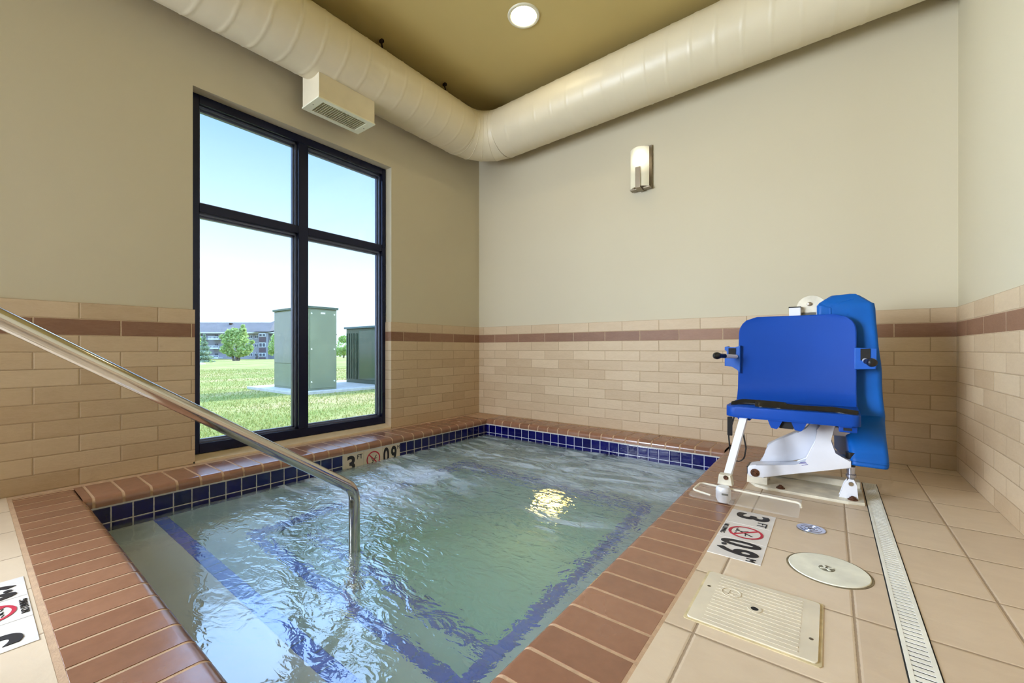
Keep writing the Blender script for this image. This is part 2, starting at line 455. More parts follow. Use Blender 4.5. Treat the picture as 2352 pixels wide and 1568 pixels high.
for (a0, a1) in ((fy0+.048, my0), (my1, fy1-.034)):
    for (b0, b1) in ((fz0+.06, rz0), (rz1, fz1-.052)):
        bm = bmesh.new()
        for (t0, xx0, xx1) in ((.010, -.16, -.112), (.019, -.16, -.136)):
            box(bm, xx0, xx1, a0, a0+t0, b0, b1); box(bm, xx0, xx1, a1-t0, a1, b0, b1)
            box(bm, xx0, xx1, a0, a1, b0, b0+t0); box(bm, xx0, xx1, a0, a1, b1-t0*1.3, b1)
        obj('glazing_bead', bm, ML, win)
        bm = bmesh.new(); box(bm, -.1585, -.1545, a0, a1, b0, b1); obj('window_pane', bm, M['glass'], win)
win3 = empty('added_side_window', (-.1, -4.775, .25), kind='structure')  # unseen window added to let in the side fill lamp
bm = bmesh.new()
for y0, y1, z0, z1 in ((SWA, SWA+.05, .25, 2.7), (SWB-.05, SWB, .25, 2.7), (SWA, SWB, .25, .31), (SWA, SWB, 2.64, 2.7), (-4.81, -4.74, .25, 2.7)):
    box(bm, -.175, -.079, y0, y1, z0, z1)
obj('window_frame', bm, M['frame'], win3)
bm = bmesh.new(); box(bm, -.1585, -.1545, SWA, SWB, .25, 2.7); obj('window_pane', bm, M['glass'], win3)

# ------------------------------------------------------------------ hot tub
tub = empty('hot_tub', (1.36, -1.6, 0), 'sunken square whirlpool tub with terracotta coping and navy waterline tiles', 'hot tub')
bm = bmesh.new()
ZB = -1.05
box(bm, PX0-.12, PX0, PY0-.12, PY1+.12, ZB-.1, -.05); box(bm, PX1, PX1+.12, PY0-.12, PY1+.12, ZB-.1, -.05)
box(bm, PX0, PX1, PY0-.12, PY0, ZB-.1, -.05); box(bm, PX0, PX1, PY1, PY1+.12, ZB-.1, -.05)
box(bm, PX0, PX1, PY0, PY1, ZB-.1, ZB)
SY1, SY2, SY3, BX, BY, BXL = -2.693, -2.40, -2.10, 2.07, -.90, .66
box(bm, PX0, PX1, PY0, SY1, ZB, -.20); box(bm, PX0, PX1, SY1, SY2, ZB, -.45)
box(bm, PX0, PX1, SY2, SY3, ZB, -.70)
box(bm, BX, PX1, SY2, PY1, ZB, -.45); box(bm, PX0, BXL, SY2, PY1, ZB, -.45); box(bm, BXL, BX, BY, PY1, ZB, -.45)
obj('basin', bm, M['plaster'], tub)
def stripe(x0, x1, y0, y1, z, m):
    bm = bmesh.new(); box(bm, x0, x1, y0, y1, z-.05, z+.004, bev=.002, seg=1); return obj('nosing_stripe', bm, m, tub)
SW = .052
stripe(PX0, PX1, SY1-SW, SY1+.003, -.20, M['stripe'])
stripe(BXL-SW, BX+SW, SY2-SW, SY2+.003, -.45, M['stripe'])
stripe(PX0, PX1, SY3-SW, SY3+.003, -.70, M['stripe'])
stripe(BX-.003, BX+SW, SY2+.004, BY+SW, -.45, M['stripe_y'])
stripe(BXL-SW, BXL+.003, SY2+.004, BY+SW, -.45, M['stripe_y'])
stripe(BXL+.004, BX-.004, BY-.003, BY+SW, -.45, M['stripe'])
# waterline tile band
T = .006
MY0, MY1 = -1.745, -1.274
bm = bmesh.new(); box(bm, PX0-.01, PX0+.003, PY0, MY0, -.2005, -.05); box(bm, PX0-.01, PX0+.003, MY1, PY1, -.2005, -.05)
obj('waterline_tile', bm, M['navy_y'], tub)
bm = bmesh.new(); box(bm, PX0, PX1, PY1-.003, PY1+.01, -.2005, -.05); obj('waterline_tile', bm, M['navy_x'], tub)
bm = bmesh.new(); box(bm, PX1-.003, PX1+.01, PY0, PY1, -.2005, -.05); obj('waterline_tile', bm, M['navy_y'], tub)
bm = bmesh.new(); box(bm, PX0, PX1, PY0-.01, PY0+.003, -.2005, -.05); obj('waterline_tile', bm, M['navy_x'], tub)
# push the plaster behind the tile back so that the tiles show: thin lip of white grout
bm = bmesh.new(); e = .0055
box(bm, PX0-.005, PX0+e, PY0, PY1, -.053, -.0445); box(bm, PX1-e, PX1+.005, PY0, PY1, -.053, -.0445)
box(bm, PX0, PX1, PY0-.005, PY0+e, -.053, -.0445); box(bm, PX0, PX1, PY1-e, PY1+.005, -.053, -.0445)
obj('grout_line', bm, M['whitegrout'], tub)

# coping: single row of bullnosed tiles with real joints
def cop_profile(w, r=.03, n=7, flat_end=0):
    """(across, z): across 0 outer .. w inner"""
    pts = [(0, -.045), (0, -.003), (.003, 0)]
    for k in range(n+1):
        a = PI/2 - PI/2*k/n
        pts.append((w-r+r*math.cos(a), -r+r*math.sin(a)))
    pts.append((w, -.045)); return pts
def run(axis, outer, inner, s0, s1, pitch, phase, gap=.0105):
    """tiles lie along 'axis' from s0 to s1; section spans outer->inner on the other axis"""
    sg = 1 if inner > outer else -1; w = abs(inner-outer)
    prof = cop_profile(w)
    gp = [(min(max(a, .002), w-.002) , z-.0011) for a, z in cop_profile(w)]
    bt = bmesh.new(); bg = bmesh.new()
    ax = 'y' if axis == 'y' else 'x'
    k0 = math.floor((s0-phase)/pitch)
    k = k0
    while phase+k*pitch < s1:
        a = max(s0, phase+k*pitch+gap/2); b = min(s1, phase+(k+1)*pitch-gap/2)
        if b-a > .004:
            prism(bt, [(outer+sg*p, z) for p, z in prof], a, b, ax, bev=0)
        k += 1
    prism(bg, [(outer+sg*p, z) for p, z in gp], s0, s1, ax)
    obj('coping', bt, M['coping'], tub, smooth=35); obj('coping_grout', bg, M['grout'], tub, smooth=35)
run('y', .05, .330, -2.985, -.262, .1005, -2.851)          # along the window wall
run('x', -3.178, -2.972, .075, 2.404, .0993, 1.089)        # entry side
run('y', 2.625, 2.397, -3.178, -.004, .1008, -2.433)       # right side
run('x', -.030, -.262, .326, 2.400, .0997, .422)           # back side
# mortar fill between coping and walls / deck
bm = bmesh.new()
box(bm, .001, .052, -3.19, -.001, -.06, -.0005); box(bm, .05, PX0-.001, -.265, -.001, -.06, -.0025); box(bm, .05, 2.63, -.032, -.001, -.06, -.001)
box(bm, .05, 2.632, -3.191, -3.176, -.06, -.0004); box(bm, 2.622, 2.633, -3.19, -.001, -.06, -.0004); box(bm, .05, .08, -3.19, -2.97, -.06, -.0025)
obj('mortar_bed', bm, M['grout'], tub)

# underwater light
bm = bmesh.new(); lathe(bm, [(.0, 0), (.084, 0), (.087, .01), (.087, -.02)], (1.46, BY-.001, -.70), M=Matrix.Rotation(PI/2, 4, 'X'))
UL = emat('underwater_lamp', (1, .56, .16), 18)
ul = obj('underwater_lens', bm, UL, None, smooth=True)
tag(ul, 'round glowing yellow underwater light in the tub wall below the surface', 'underwater light'); ul.name = 'underwater_light'
bm = bmesh.new(); lathe(bm, [(.087, 0), (.107, 0), (.107, .012), (.087, .012), (.087, 0)], (1.46, BY-.001, -.70), M=Matrix.Rotation(PI/2, 4, 'X'))
rg = obj('trim_ring', bm, M['steel'], ul, smooth=True)

# water body
NX, NY = 190, 250
bm = bmesh.new(); g = []
wx0, wx1, wy0, wy1 = PX0-.004, PX1+.004, PY0-.004, PY1+.004
for j in range(NY+1):
    y = wy0+(wy1-wy0)*j/NY; rowv = []
    for i in range(NX+1):
        x = wx0+(wx1-wx0)*i/NX
        tb = min(1, max(0.06, (y+2.75)/.9)); 
        e = mn.noise(Vector((x*4.2, y*6, 3.1)))*.005 + mn.noise(Vector((x*11, y*15, 9.1)))*.002
        rowv.append(bm.verts.new((x, y, ZW+e*tb)))
    g.append(rowv)
for j in range(NY):
    for i in range(NX):
        bm.faces.new([g[j][i], g[j][i+1], g[j+1][i+1], g[j+1][i]])
b = [bm.verts.new((x, y, ZB-.02)) for x, y in ((wx0, wy0), (wx1, wy0), (wx1, wy1), (wx0, wy1))]
bm.faces.new(b[::-1])
bm.faces.new([b[0], b[1]] + g[0][::-1]); bm.faces.new([b[2], b[3]] + g[NY])
bm.faces.new([b[1], b[2]] + [g[j][NX] for j in range(NY, -1, -1)]); bm.faces.new([b[3], b[0]] + [g[j][0] for j in range(NY+1)])
wa = obj('water', bm, M['water'], smooth=60)
tag(wa, 'churning pale green water with white foam filling the whirlpool tub', 'water', kind='stuff')

# ------------------------------------------------------------------ lettering
def text(s, size, sx, parent, mtx, m=None, bold=.0, name='lettering', depth=.0008):
    c = bpy.data.curves.new('t', 'FONT'); c.body = s; c.size = size; c.offset = bold; c.extrude = depth
    c.align_x = 'CENTER'; c.align_y = 'CENTER'; c.resolution_u = 6
    o = bpy.data.objects.new('t', c); link(o)
    me = bpy.data.meshes.new_from_object(o)
    bpy.data.objects.remove(o); bpy.data.curves.remove(c)
    me.transform(mtx @ Matrix.Scale(sx, 4, (1, 0, 0)))
    me.materials.clear(); me.materials.append(m or M['ink']); me.name = name
    o = bpy.data.objects.new(name, me); link(o); o.parent = parent
    o.matrix_parent_inverse = Matrix.Translation(parent.location).inverted(); return o
def basis(org, r, u):
    r = Vector(r); u = Vector(u); n = r.cross(u)
    m = Matrix((r, u, n)).transposed().to_4x4(); m.translation = Vector(org); return m
def mark3(name, org, r, u, tsize, label, cat, parent=None, mt=None, order=('3', 'x', '9'), nd=True, th=.004):
    """three tiles in a row: reading direction r, letter-up u; org = centre of the middle tile surface"""
    B = basis(org, r, u)
    root = parent
    if parent is None:
        root = empty(name, org, label, cat)
    t = tsize
    for k in (-1, 0, 1):
        bm = bmesh.new(); vs = box(bm, k*t-t/2+.0008, k*t+t/2-.0008, -t/2, t/2, -th, 0, bev=.0008, seg=1)
        for v in bm.verts: v.co = B @ v.co
        obj('marker_tile', bm, mt or M['marker'], root)
    def at(a, b): return B @ Matrix.Translation((a, b, .0006))
    text('3', t*.98, .95, root, at(-t-.12*t, -.02*t), bold=.004)
    text('FT', t*.3, .9, root, at(-t+.30*t, .26*t))
    text('0', t*1.05, .62, root, at(t-.30*t, -.02*t), bold=.0045)
    text('.', t*.7, 1, root, at(t-.10*t, -.10*t), bold=.002)
    text('9', t*1.05, .62, root, at(t+.13*t, -.02*t), bold=.0045)
    text('M', t*.26, .8, root, at(t+.40*t, .30*t))
    if nd:
        text('NO DIVING', t*.14, .85, root, at(0, -.43*t))
    bm = bmesh.new(); R = .36*t; cz = .02*t
    def ring(r0, r1, n=40):
        a = [bm.verts.new((r0*math.cos(2*PI*i/n), cz+r0*math.sin(2*PI*i/n), .001)) for i in range(n)]
        c = [bm.verts.new((r1*math.cos(2*PI*i/n), cz+r1*math.sin(2*PI*i/n), .001)) for i in range(n)]
        for i in range(n): bm.faces.new([a[i], a[(i+1) % n], c[(i+1) % n], c[i]])
    ring(R*.84, R)
    vs = box(bm, -R*.9, R*.9, -R*.07, R*.07, .0006, .0012)
    xform(bm, vs, Matrix.Translation((0, cz, 0)) @ Matrix.Rotation(math.radians(-45), 4, 'Z'))
    for v in bm.verts: v.co = B @ v.co
    obj('prohibition_ring', bm, M['red'], root)
    bm = bmesh.new()
    def ln(x0, y0, x1, y1, w):
        d = Vector((x1-x0, y1-y0, 0)); vs = box(bm, 0, d.length, -w/2, w/2, .0003, .0009)
        xform(bm, vs, Matrix.Translation((x0, y0+cz, 0)) @ Matrix.Rotation(math.atan2(d.y, d.x), 4, 'Z'))
    ln(-.02*t, -.12*t, .16*t, .16*t, .035*t); ln(-.02*t, -.12*t, -.10*t, .05*t, .02*t); ln(.06*t, 0, .2*t, .02*t, .02*t)
    for q in range(3): ln(-.2*t+q*.13*t, -.18*t, -.2*t+q*.13*t+.08*t, -.21*t, .015*t)
    lathe(bm, [(0, .0003), (.04*t, .0003), (.04*t, .0009), (0, .0009)], (-.06*t, -.17*t+cz, 0), 12)
    for v in bm.verts: v.co = B @ v.co
    obj('diver_symbol', bm, M['ink'], root)
    return root
mark3('depth_marker', (2.709, -1.58, .0015), (0, -1, 0), (1, 0, 0), .155,
      'white 3 FT no diving marker tiles in the deck in front of the lift footrest', 'depth marker')
mark3('depth_marker', (1.286, -3.272, .0015), (-1, 0, 0), (0, -1, 0), .148,
      'white depth marker tiles in the deck at the left edge, cut by the frame', 'depth marker')
wm = empty('depth_marker', (PX0, -1.5095, -.125), 'beige 3 FT no diving marker tiles at the waterline under the window', 'depth marker')
mark3('m', (PX0+.0045, -1.5095, -.1265), (0, 1, 0), (0, 0, 1), .157, None, None, parent=wm, mt=M['markerbrown'], nd=True, th=.012)

# ------------------------------------------------------------------ grab rail
RX = 1.42
rail = empty('handrail', (RX, -3.66, 0), 'polished stainless steel stair handrail bending down into the tub', 'handrail')
bm = bmesh.new()
pts = fillet([(RX, -3.66, -.03), (RX, -3.66, .97), (RX, -3.50, .915), (RX, -2.344, .104), (RX, -2.344, -.455)], .085, 10)
tube(bm, pts, .0218, 24)
obj('rail_tube', bm, M['steel'], rail, smooth=60)
for y, z in ((-3.66, 0), (-2.344, -.448)):
    bm = bmesh.new(); lathe(bm, [(.022, .03), (.03, .028), (.05, .006), (.052, 0), (.022, 0)], (RX, y, z), 28)
    obj('escutcheon', bm, M['steel'], rail, smooth=True)

# ------------------------------------------------------------------ air duct
RD = .213
def duct_z(x): return 2.668 + max(0, x-.5)*.024
def duct(path, name, parent, pitch=.152, phase=0, seams=True):
    """path: function s->(point, tangent), length"""
    bm = bmesh.new(); f, Ln = path
    ds = .0095; n = int(Ln/ds); seg = 44; rings = []
    for i in range(n+1):
        s = Ln*i/n; p, t = f(s)
        side = t.cross(Vector((0, 0, 1))).normalized(); up = side.cross(t)
        ring = []
        for k in range(seg):
            a = 2*PI*k/seg
            ph = ((s+phase)/pitch - a/(2*PI)) % 1
            r = RD + (.0028 if seams and ph < .065 else 0)
            ring.append(bm.verts.new(p + side*math.cos(a)*r + up*math.sin(a)*r))
        rings.append(ring)
    for A, B in zip(rings, rings[1:]):
        for k in range(seg): bm.faces.new([A[k], A[(k+1) % seg], B[(k+1) % seg], B[k]])
    return obj(name, bm, M['duct'], parent, smooth=50)
ad = empty('air_duct', (.263, -.266, 2.45), 'cream painted spiral air duct turning the corner under the ceiling', 'air duct')
DX, DY, RC = .263, -.266, .30
ya = DY-RC
def fa(s): return Vector((DX, YF+.004+s, 2.668)), Vector((0, 1, 0))
duct((fa, ya-YF), 'duct_run', ad)
xb = DX+RC
def fb(s): return Vector((xb+s, DY, duct_z(xb+s))), Vector((1, 0, .024)).normalized()
duct((fb, W-.002-xb), 'duct_run', ad)
# mitred elbow of gores
bm = bmesh.new(); seg = 44; rings = []
NG = 4
for i in range(NG+1):
    for rep in (0, 1):
        th = PI/2*i/NG
        # gore plane through bend centre at angle th; the section is sheared so cylinders meet
        c = Vector((DX+RC, ya, 2.668))
        rad = Vector((-math.cos(th), math.sin(th), 0))
        ring = []
        for k in range(seg):
            a = 2*PI*k/seg
            r = RD*(1/math.cos(PI/2/NG/2) if 0 < i < NG else 1)
            sc = r if True else RD
            v = c + rad*(RC + math.cos(a)*-sc) + Vector((0, 0, math.sin(a)*RD))
            if rep == 0 and i > 0 or rep == 1 and i < NG: pass
            ring.append(bm.verts.new(v))
        if rep == 0: rings.append(ring)
        else:
            for v in ring: bm.verts.remove(v)
for A, B in zip(rings, rings[1:]):
    for k in range(seg): bm.faces.new([A[k], A[(k+1) % seg], B[(k+1) % seg], B[k]])
obj('duct_elbow', bm, M['duct'], ad, smooth=18)
# standing seams on the gores and collars
bm = bmesh.new()
for i in range(NG+1):
    th = PI/2*i/NG; c = Vector((DX+RC, ya, 2.668)); rad = Vector((-math.cos(th), math.sin(th), 0))
    rr = RD*(1/math.cos(PI/2/NG/2) if 0 < i < NG else 1)
    pts = [c + rad*(RC-math.cos(2*PI*k/seg)*rr) + Vector((0, 0, math.sin(2*PI*k/seg)*RD)) for k in range(seg+1)]
    tube(bm, pts, .003, 6, caps=False)
obj('elbow_seam', bm, M['duct'], ad, smooth=True)
for y in (-1.398, -.75, -2.9):
    bm = bmesh.new()
    tube(bm, [(DX+.012, y, 2.668+RD-.004), (DX+.012, y, 2.95), (DX, y, 2.985), (DX, y, H)], .006, 8)
    box(bm, DX-.012, DX+.022, y-.012, y+.012, H-.02, H, bev=.003)
    obj('hanger', bm, M['darkmetal'], ad)
# vent box hung below the duct
vb = empty('supply_vent', (.22, -1.708, 2.30), 'cream boxed supply vent with louvred grille under the left duct above window', 'air vent')
bm = bmesh.new(); x0, x1, y0, y1, z0 = .115, .328, -1.915, -1.500, 2.306
fsx = [(x0, z0), (x1, z0), (x1, 2.5), (x0, 2.56)]
prism(bm, fsx, y0, y1, 'y', bev=.002)
obj('plenum', bm, M['vent'], vb)
bm = bmesh.new()
def rect_ring(bm, x0, x1, y0, y1, w, z0, z1):
    box(bm, x0, x1, y0, y0+w*1.4, z0, z1); box(bm, x0, x1, y1-w*1.4, y1, z0, z1)
    box(bm, x0, x0+w, y0+w*1.4, y1-w*1.4, z0, z1); box(bm, x1-w, x1, y0+w*1.4, y1-w*1.4, z0, z1)
rect_ring(bm, x0-.004, x1+.004, y0-.004, y1+.004, .035, 2.297, 2.306)
obj('grille_frame', bm, M['ventwhite'], vb)
bm = bmesh.new()
n = 20
for i in range(n):
    y = y0+.045+(y1-y0-.09)*(i+.5)/n
    vs = box(bm, x0+.031, x1-.031, y-.009, y+.009, -.001, .001)
    xform(bm, vs, Matrix.Translation((0, y, 2.3035)) @ Matrix.Rotation(math.radians(32), 4, 'X') @ Matrix.Translation((0, -y, 0)))
obj('louvre', bm, mat('grey_louvre', L(176, 172, 140), .5, var=.03), vb)
bm = bmesh.new(); box(bm, x0+.02, x1-.02, y0+.03, y1-.03, 2.3062, 2.3075); obj('throat', bm, M['hole'], vb)
for y in (y0+.018, y1-.018):
    bm = bmesh.new(); lathe(bm, [(0, -.002), (.004, -.002), (.005, 0)], ((x0+x1)/2, y, 2.297), 10); obj('screw', bm, M['nickel'], vb)

# ------------------------------------------------------------------ lights in the room
LAMPC = (1, .88, .56)
def downlight(x, y, label, power):
    r = empty('recessed_downlight', (x, y, H), label, 'ceiling light', 'round recessed ceiling downlights')
    bm = bmesh.new(); lathe(bm, [(.089, 0), (.089, -.006), (.096, -.010), (.108, -.008), (.112, -.001), (.112, 0)], (x, y, H), 48)
    obj('trim_ring', bm, M['ventwhite'], r, smooth=True)
    bm = bmesh.new(); lathe(bm, [(0, -.012), (.05, -.010), (.089, -.004)], (x, y, H), 48)
    obj('diffuser', bm, emat('downlight_glow', LAMPC, power), r, smooth=True)
LP = 30
downlight(1.253, -.935, 'glowing round white downlight in the ceiling between the two ducts', LP)
for x, y in ((2.75, -3.6), (2.8, -5.3)):  # out-of-view downlights added to brighten the room
    downlight(x, y, 'unseen added fill downlight over the entry side of the room', LP)

sc = empty('wall_sconce', (1.757, 0, 2.12), 'frosted glass wall sconce with nickel bracket glowing on the back wall', 'wall light')
bm = bmesh.new(); box(bm, 1.676, 1.838, -.012, .006, 1.948, 2.286, bev=.002)
box(bm, 1.676, 1.838, -.062, -.012, 1.940, 1.950, bev=.002)
obj('backplate', bm, M['nickel'], sc)
bm = bmesh.new(); n = 14; outer = []; 
for k in range(n+1):
    a = -1 + 2*k/n
    outer.append((1.752+.0745*a, -.050-.046*(1-a*a)))
inner = [(x, y+.006) for x, y in outer][::-1]
prism(bm, outer+inner, 1.952, 2.262, 'z')
gm = bpy.data.materials.new('frosted_lamp_glass'); t = NT(gm); geo, P = t.pos()
dv = t.new('ShaderNodeVectorMath', operation='DISTANCE'); t.set(dv, 0, geo.outputs['Position']); dv.inputs[1].default_value = (1.775, -.08, 2.17)
fa_ = t.mapr(dv.outputs['Value'], .02, .13, 1, 0)
fa_ = t.math('POWER', fa_, 1.6)
em = t.new('ShaderNodeEmission'); em.inputs[0].default_value = (1, .9, .72, 1); t.set(em, 1, t.math('ADD', t.math('MULTIPLY', fa_, 1.3), .14))
ds = t.bsdf(L(220, 215, 190), .35)
ad_ = t.new('ShaderNodeAddShader'); t.set(ad_, 0, em.outputs[0]); t.set(ad_, 1, ds); t.surf(ad_.outputs[0])
obj('frosted_glass', bm, gm, sc, smooth=30)
bm = bmesh.new()
box(bm, 1.736, 1.776, -.104, -.098, 1.938, 2.10, bev=.001)
prism(bm, [(-.104, 1.944), (-.050, 1.932), (-.02, 1.932), (-.02, 1.938), (-.05, 1.939), (-.100, 1.950)], 1.736, 1.776, 'x')
obj('bracket_clip', bm, M['nickel'], sc)

# ------------------------------------------------------------------ deck fittings
dr = empty('trench_drain', (3.109, -.57, 0), 'long white slotted trench drain in the deck right of the lids', 'drain')
bm = bmesh.new(); x0, x1, y0, y1 = 3.085, 3.137, -3.9, -.572
box(bm, x0, x0+.0085, y0, y1, -.01, .0025); box(bm, x1-.0085, x1, y0, y1, -.01, .0025)
y = y0; 
while y < y1-.004:
    box(bm, x0+.008, x1-.008, y, min(y1, y+.0125), -.008, .0022); y += .0178
box(bm, x0, x1, y1-.01, y1, -.01, .0025)
obj('slotted_grate', bm, M['drain'], dr)
bm = bmesh.new(); box(bm, x0-.003, x1+.003, y0, y1+.003, -.012, .0008); obj('channel', bm, M['hole'], dr)

def disc(c, r, z0, z1, m, name, parent, bev=.002, seg=56):
    bm = bmesh.new(); lathe(bm, [(0, z1), (r-bev, z1), (r, z1-bev), (r, z0)], (c[0], c[1], 0), seg); return obj(name, bm, m, parent, smooth=35)
sk = empty('skimmer_lid', (2.952, -1.712, 0), 'large round white skimmer lid beside the drain', 'skimmer lid')
disc((2.952, -1.712), .108, -.004, .0012, M['grout'] if False else mat('stained_ring', L(120, 106, 80), .8, var=.2, nscale=30), 'stained_rim', sk)
disc((2.952, -1.712), .101, 0, .0035, M['lidw'], 'lid_disc', sk)
disc((2.948, -1.715), .021, .003, .0045, mat('worn_grey_lock', L(120, 116, 96), .6, var=.2, nscale=60), 'lock_disc', sk)
bm = bmesh.new()
for a in (.5, 2.07): 
    vs = box(bm, -.018, .018, -.003, .003, .0045, .0058); xform(bm, vs, Matrix.Translation((2.948, -1.715, 0)) @ Matrix.Rotation(a, 4, 'Z'))
obj('lock_slot', bm, M['lidw'], sk)
jc = empty('cleanout_cap', (2.900, -1.392, 0), 'small round chrome floor cap between the lift and the white lid', 'floor cap')
disc((2.900, -1.392), .046, 0, .003, M['chrome'], 'cap_disc', jc)
bm = bmesh.new()
def ringf(bm, c, r0, r1, z0, z1, seg=40): lathe(bm, [(r0, z0), (r0, z1), (r1, z1), (r1, z0)], (c[0], c[1], 0), seg)
ringf(bm, (2.900, -1.392), .030, .034, .002, .0042); ringf(bm, (2.900, -1.392), .018, .021, .002, .0042)
vs = box(bm, 2.888, 2.912, -1.397, -1.387, .002, .0045, bev=.001)
obj('cap_ridge', bm, M['chrome'], jc, smooth=35)
sq = empty('access_lid', (2.803, -2.078, 0), 'square ivory ribbed access lid nearest the camera in the deck', 'access lid')
bm = bmesh.new(); prism(bm, rrect(2.671, 2.936, -2.208, -1.946, .008), -.004, .005, 'z', bev=.0015); obj('lid_panel', bm, M['lid'], sq)
bm = bmesh.new(); prism(bm, rrect(2.664, 2.943, -2.215, -1.939, .008), -.004, .0018, 'z'); obj('seat_frame', bm, mat('stained_ivory', L(206, 188, 148), .6, var=.12, nscale=30), sq)
bm = bmesh.new(); y = -2.195
while y < -1.965:
    box(bm, 2.705, 2.900, y, y+.0055, .0045, .0057); y += .0163
rr = rrect(2.702, 2.903, -2.203, -1.951, .003)
obj('rib', bm, M['lid'], sq)
bm = bmesh.new(); ringf(bm, (2.803, -2.078), .009, .016, .004, .0066); obj('finger_hole_rim', bm, M['lid'], sq, smooth=35)
disc((2.803, -2.078), .009, .004, .0061, M['hole'], 'finger_hole', sq, bev=.0004, seg=24)
for p in ((2.686, -2.035), (2.922, -2.125)): disc(p, .0045, .004, .0056, mat('lid_screw', L(110, 98, 80), .5, .5), 'screw', sq, bev=.0004, seg=16)
bm = bmesh.new(); ringf(bm, (2.742, -2.035), .022, .024, .004, .0063)
box(bm, 2.735, 2.738, -2.045, -2.025, .004, .0064); box(bm, 2.735, 2.748, -2.045, -2.042, .004, .0064)
obj('embossed_emblem', bm, M['lid'], sq)

# ------------------------------------------------------------------ pool lift
pl = empty('pool_lift', (2.85, -.85, 0), 'white pool lift with a blue plastic seat bolted to the deck corner', 'pool lift')
# base plate with rounded pool-side end
bm = bmesh.new()
pts = [(3.075, -.655), (3.075, -.975), (3.02, -.992), (2.72, -.992), (2.665, -.965), (2.628, -.90), (2.622, -.82), (2.64, -.74), (2.70, -.68), (2.76, -.655)]
prism(bm, pts, 0, .013, 'z', bev=.002); obj('base_plate', bm, M['cream'], pl)
bm = bmesh.new(); box(bm, 2.70, 3.07, -.76, -.70, .013, .045, bev=.004); obj('base_rail', bm, M['cream'], pl)
def bolt(x, y, z, r=.014, ax=None, par=pl):
    bm = bmesh.new(); prof = [(0, .016), (r*.45, .015), (r*.5, .010), (r*.85, .010), (r*.85, .004), (r*1.3, .003), (r*1.3, 0)]
    lathe(bm, prof, (x, y, z), 12, M=Matrix.Rotation(PI/2, 4, 'X') if ax == 'y' else None); return obj('bolt', bm, M['rust'], par, smooth=30)
bolt(2.77, -.965, .013); bolt(3.035, -.955, .013); bolt(2.78, -.73, .045)
# pivot lugs
for y in (-.951, -.845):
    bm = bmesh.new(); prism(bm, [(2.628, .013), (2.715, .013), (2.715, .05), (2.705, .085), (2.67, .098), (2.638, .085), (2.630, .05)], y, y+.012, 'y', bev=.001); obj('pivot_bracket', bm, M['cream'], pl)
bolt(2.664, -.959, .066, .015, 'y')
bm = bmesh.new(); box(bm, 2.628, 2.634, -.95, -.85, .05, .09); obj('bumper', bm, M['black'], pl)
# lift arm, a boxed casting
bm = bmesh.new()
arm = [(2.640, .044), (2.632, .056), (2.632, .086), (2.640, .096), (2.668, .106), (2.83, .128), (2.868, .150), (2.905, .242), (2.906, .30), (2.938, .36), (2.985, .36), (2.955, .262), (2.972, .205), (3.000, .188), (3.03, .182), (3.03, .150), (2.99, .140), (2.82, .088), (2.700, .046)]
prism(bm, arm, -.958, -.87, 'y', bev=.004)
obj('lift_arm', bm, M['white'], pl, smooth=25)
bm = bmesh.new()
arm2 = [(2.672, .100), (2.705, .16), (2.705, .19), (2.745, .218), (2.83, .272), (2.868, .285), (2.905, .36), (2.96, .36), (2.95, .24), (2.90, .16), (2.75, .105)]
prism(bm, arm2, -.868, -.79, 'y', bev=.006)
obj('arm_shroud', bm, M['white'], pl, smooth=25)
bm = bmesh.new()
for k, (a, b) in enumerate((((2.842, .1395), (2.872, .1465)), ((2.846, .1455), (2.868, .1505)), ((2.852, .1335), (2.876, .1415)))):
    tube(bm, [(a[0]-.0, -.9585, a[1]), (b[0], -.9585, b[1])], .0012, 6)
obj('logo_mark', bm, mat('blue_violet_print', L(70, 66, 150), .5), pl)
# actuator with clevis
bm = bmesh.new()
for y in (-.945, -.905):
    prism(bm, [(2.988, .013), (3.055, .013), (3.050, .075), (3.040, .098), (3.022, .098), (3.006, .075)], y, y+.008, 'y', bev=.001)
obj('actuator_bracket', bm, M['white'], pl)
bm = bmesh.new(); lathe(bm, [(0, .003), (.008, .003), (.010, 0)], (3.030, -.946, .078), 14, M=Matrix.Rotation(PI/2, 4, 'X')); obj('pin', bm, M['steel'], pl)
bm = bmesh.new(); lathe(bm, [(0, .085), (.014, .085), (.014, .103), (.019, .105), (.019, .116), (.0155, .118), (.0155, .150), (.012, .152), (.012, .168), (.017, .172), (.017, .185), (.009, .19), (.009, .20)], (3.030, -.921, 0), 24)
obj('actuator_rod', bm, M['chrome'], pl, smooth=30)
bm = bmesh.new(); lathe(bm, [(.0, .186), (.018, .186), (.020, .20), (.020, .214), (0, .214)], (3.030, -.921, 0), 20); obj('actuator_boot', bm, M['black'], pl, smooth=30)
bm = bmesh.new(); lathe(bm, [(.0125, .150), (.0165, .152), (.0165, .158), (.0125, .160)], (3.030, -.921, 0), 20)
obj('actuator_clamp', bm, M['black'], pl, smooth=30)
bm = bmesh.new(); box(bm, 3.020, 3.090, -.66, -.57, .21, .86, bev=.004); box(bm, 2.96, 3.03, -.86, -.60, .27, .31, bev=.004); obj('mast', bm, M['white'], pl)
bm = bmesh.new(); box(bm, 2.786, 2.836, -.695, -.650, .30, .886, bev=.003); box(bm, 2.83, 3.03, -.69, -.655, .30, .35, bev=.003)
obj('seat_post', bm, M['white'], pl)
bm = bmesh.new(); box(bm, 2.784, 2.838, -.697, -.648, .885, .890, bev=.001); obj('post_cap', bm, M['black'], pl)
bm = bmesh.new(); lathe(bm, [(0, .006), (.062, .006), (.064, 0), (0, 0)], (2.880, -.655, .884), 32, M=Matrix.Rotation(PI/2, 4, 'X')); box(bm, 2.836, 2.90, -.661, -.653, .78, .86)
obj('end_plate', bm, M['cream'], pl, smooth=30)
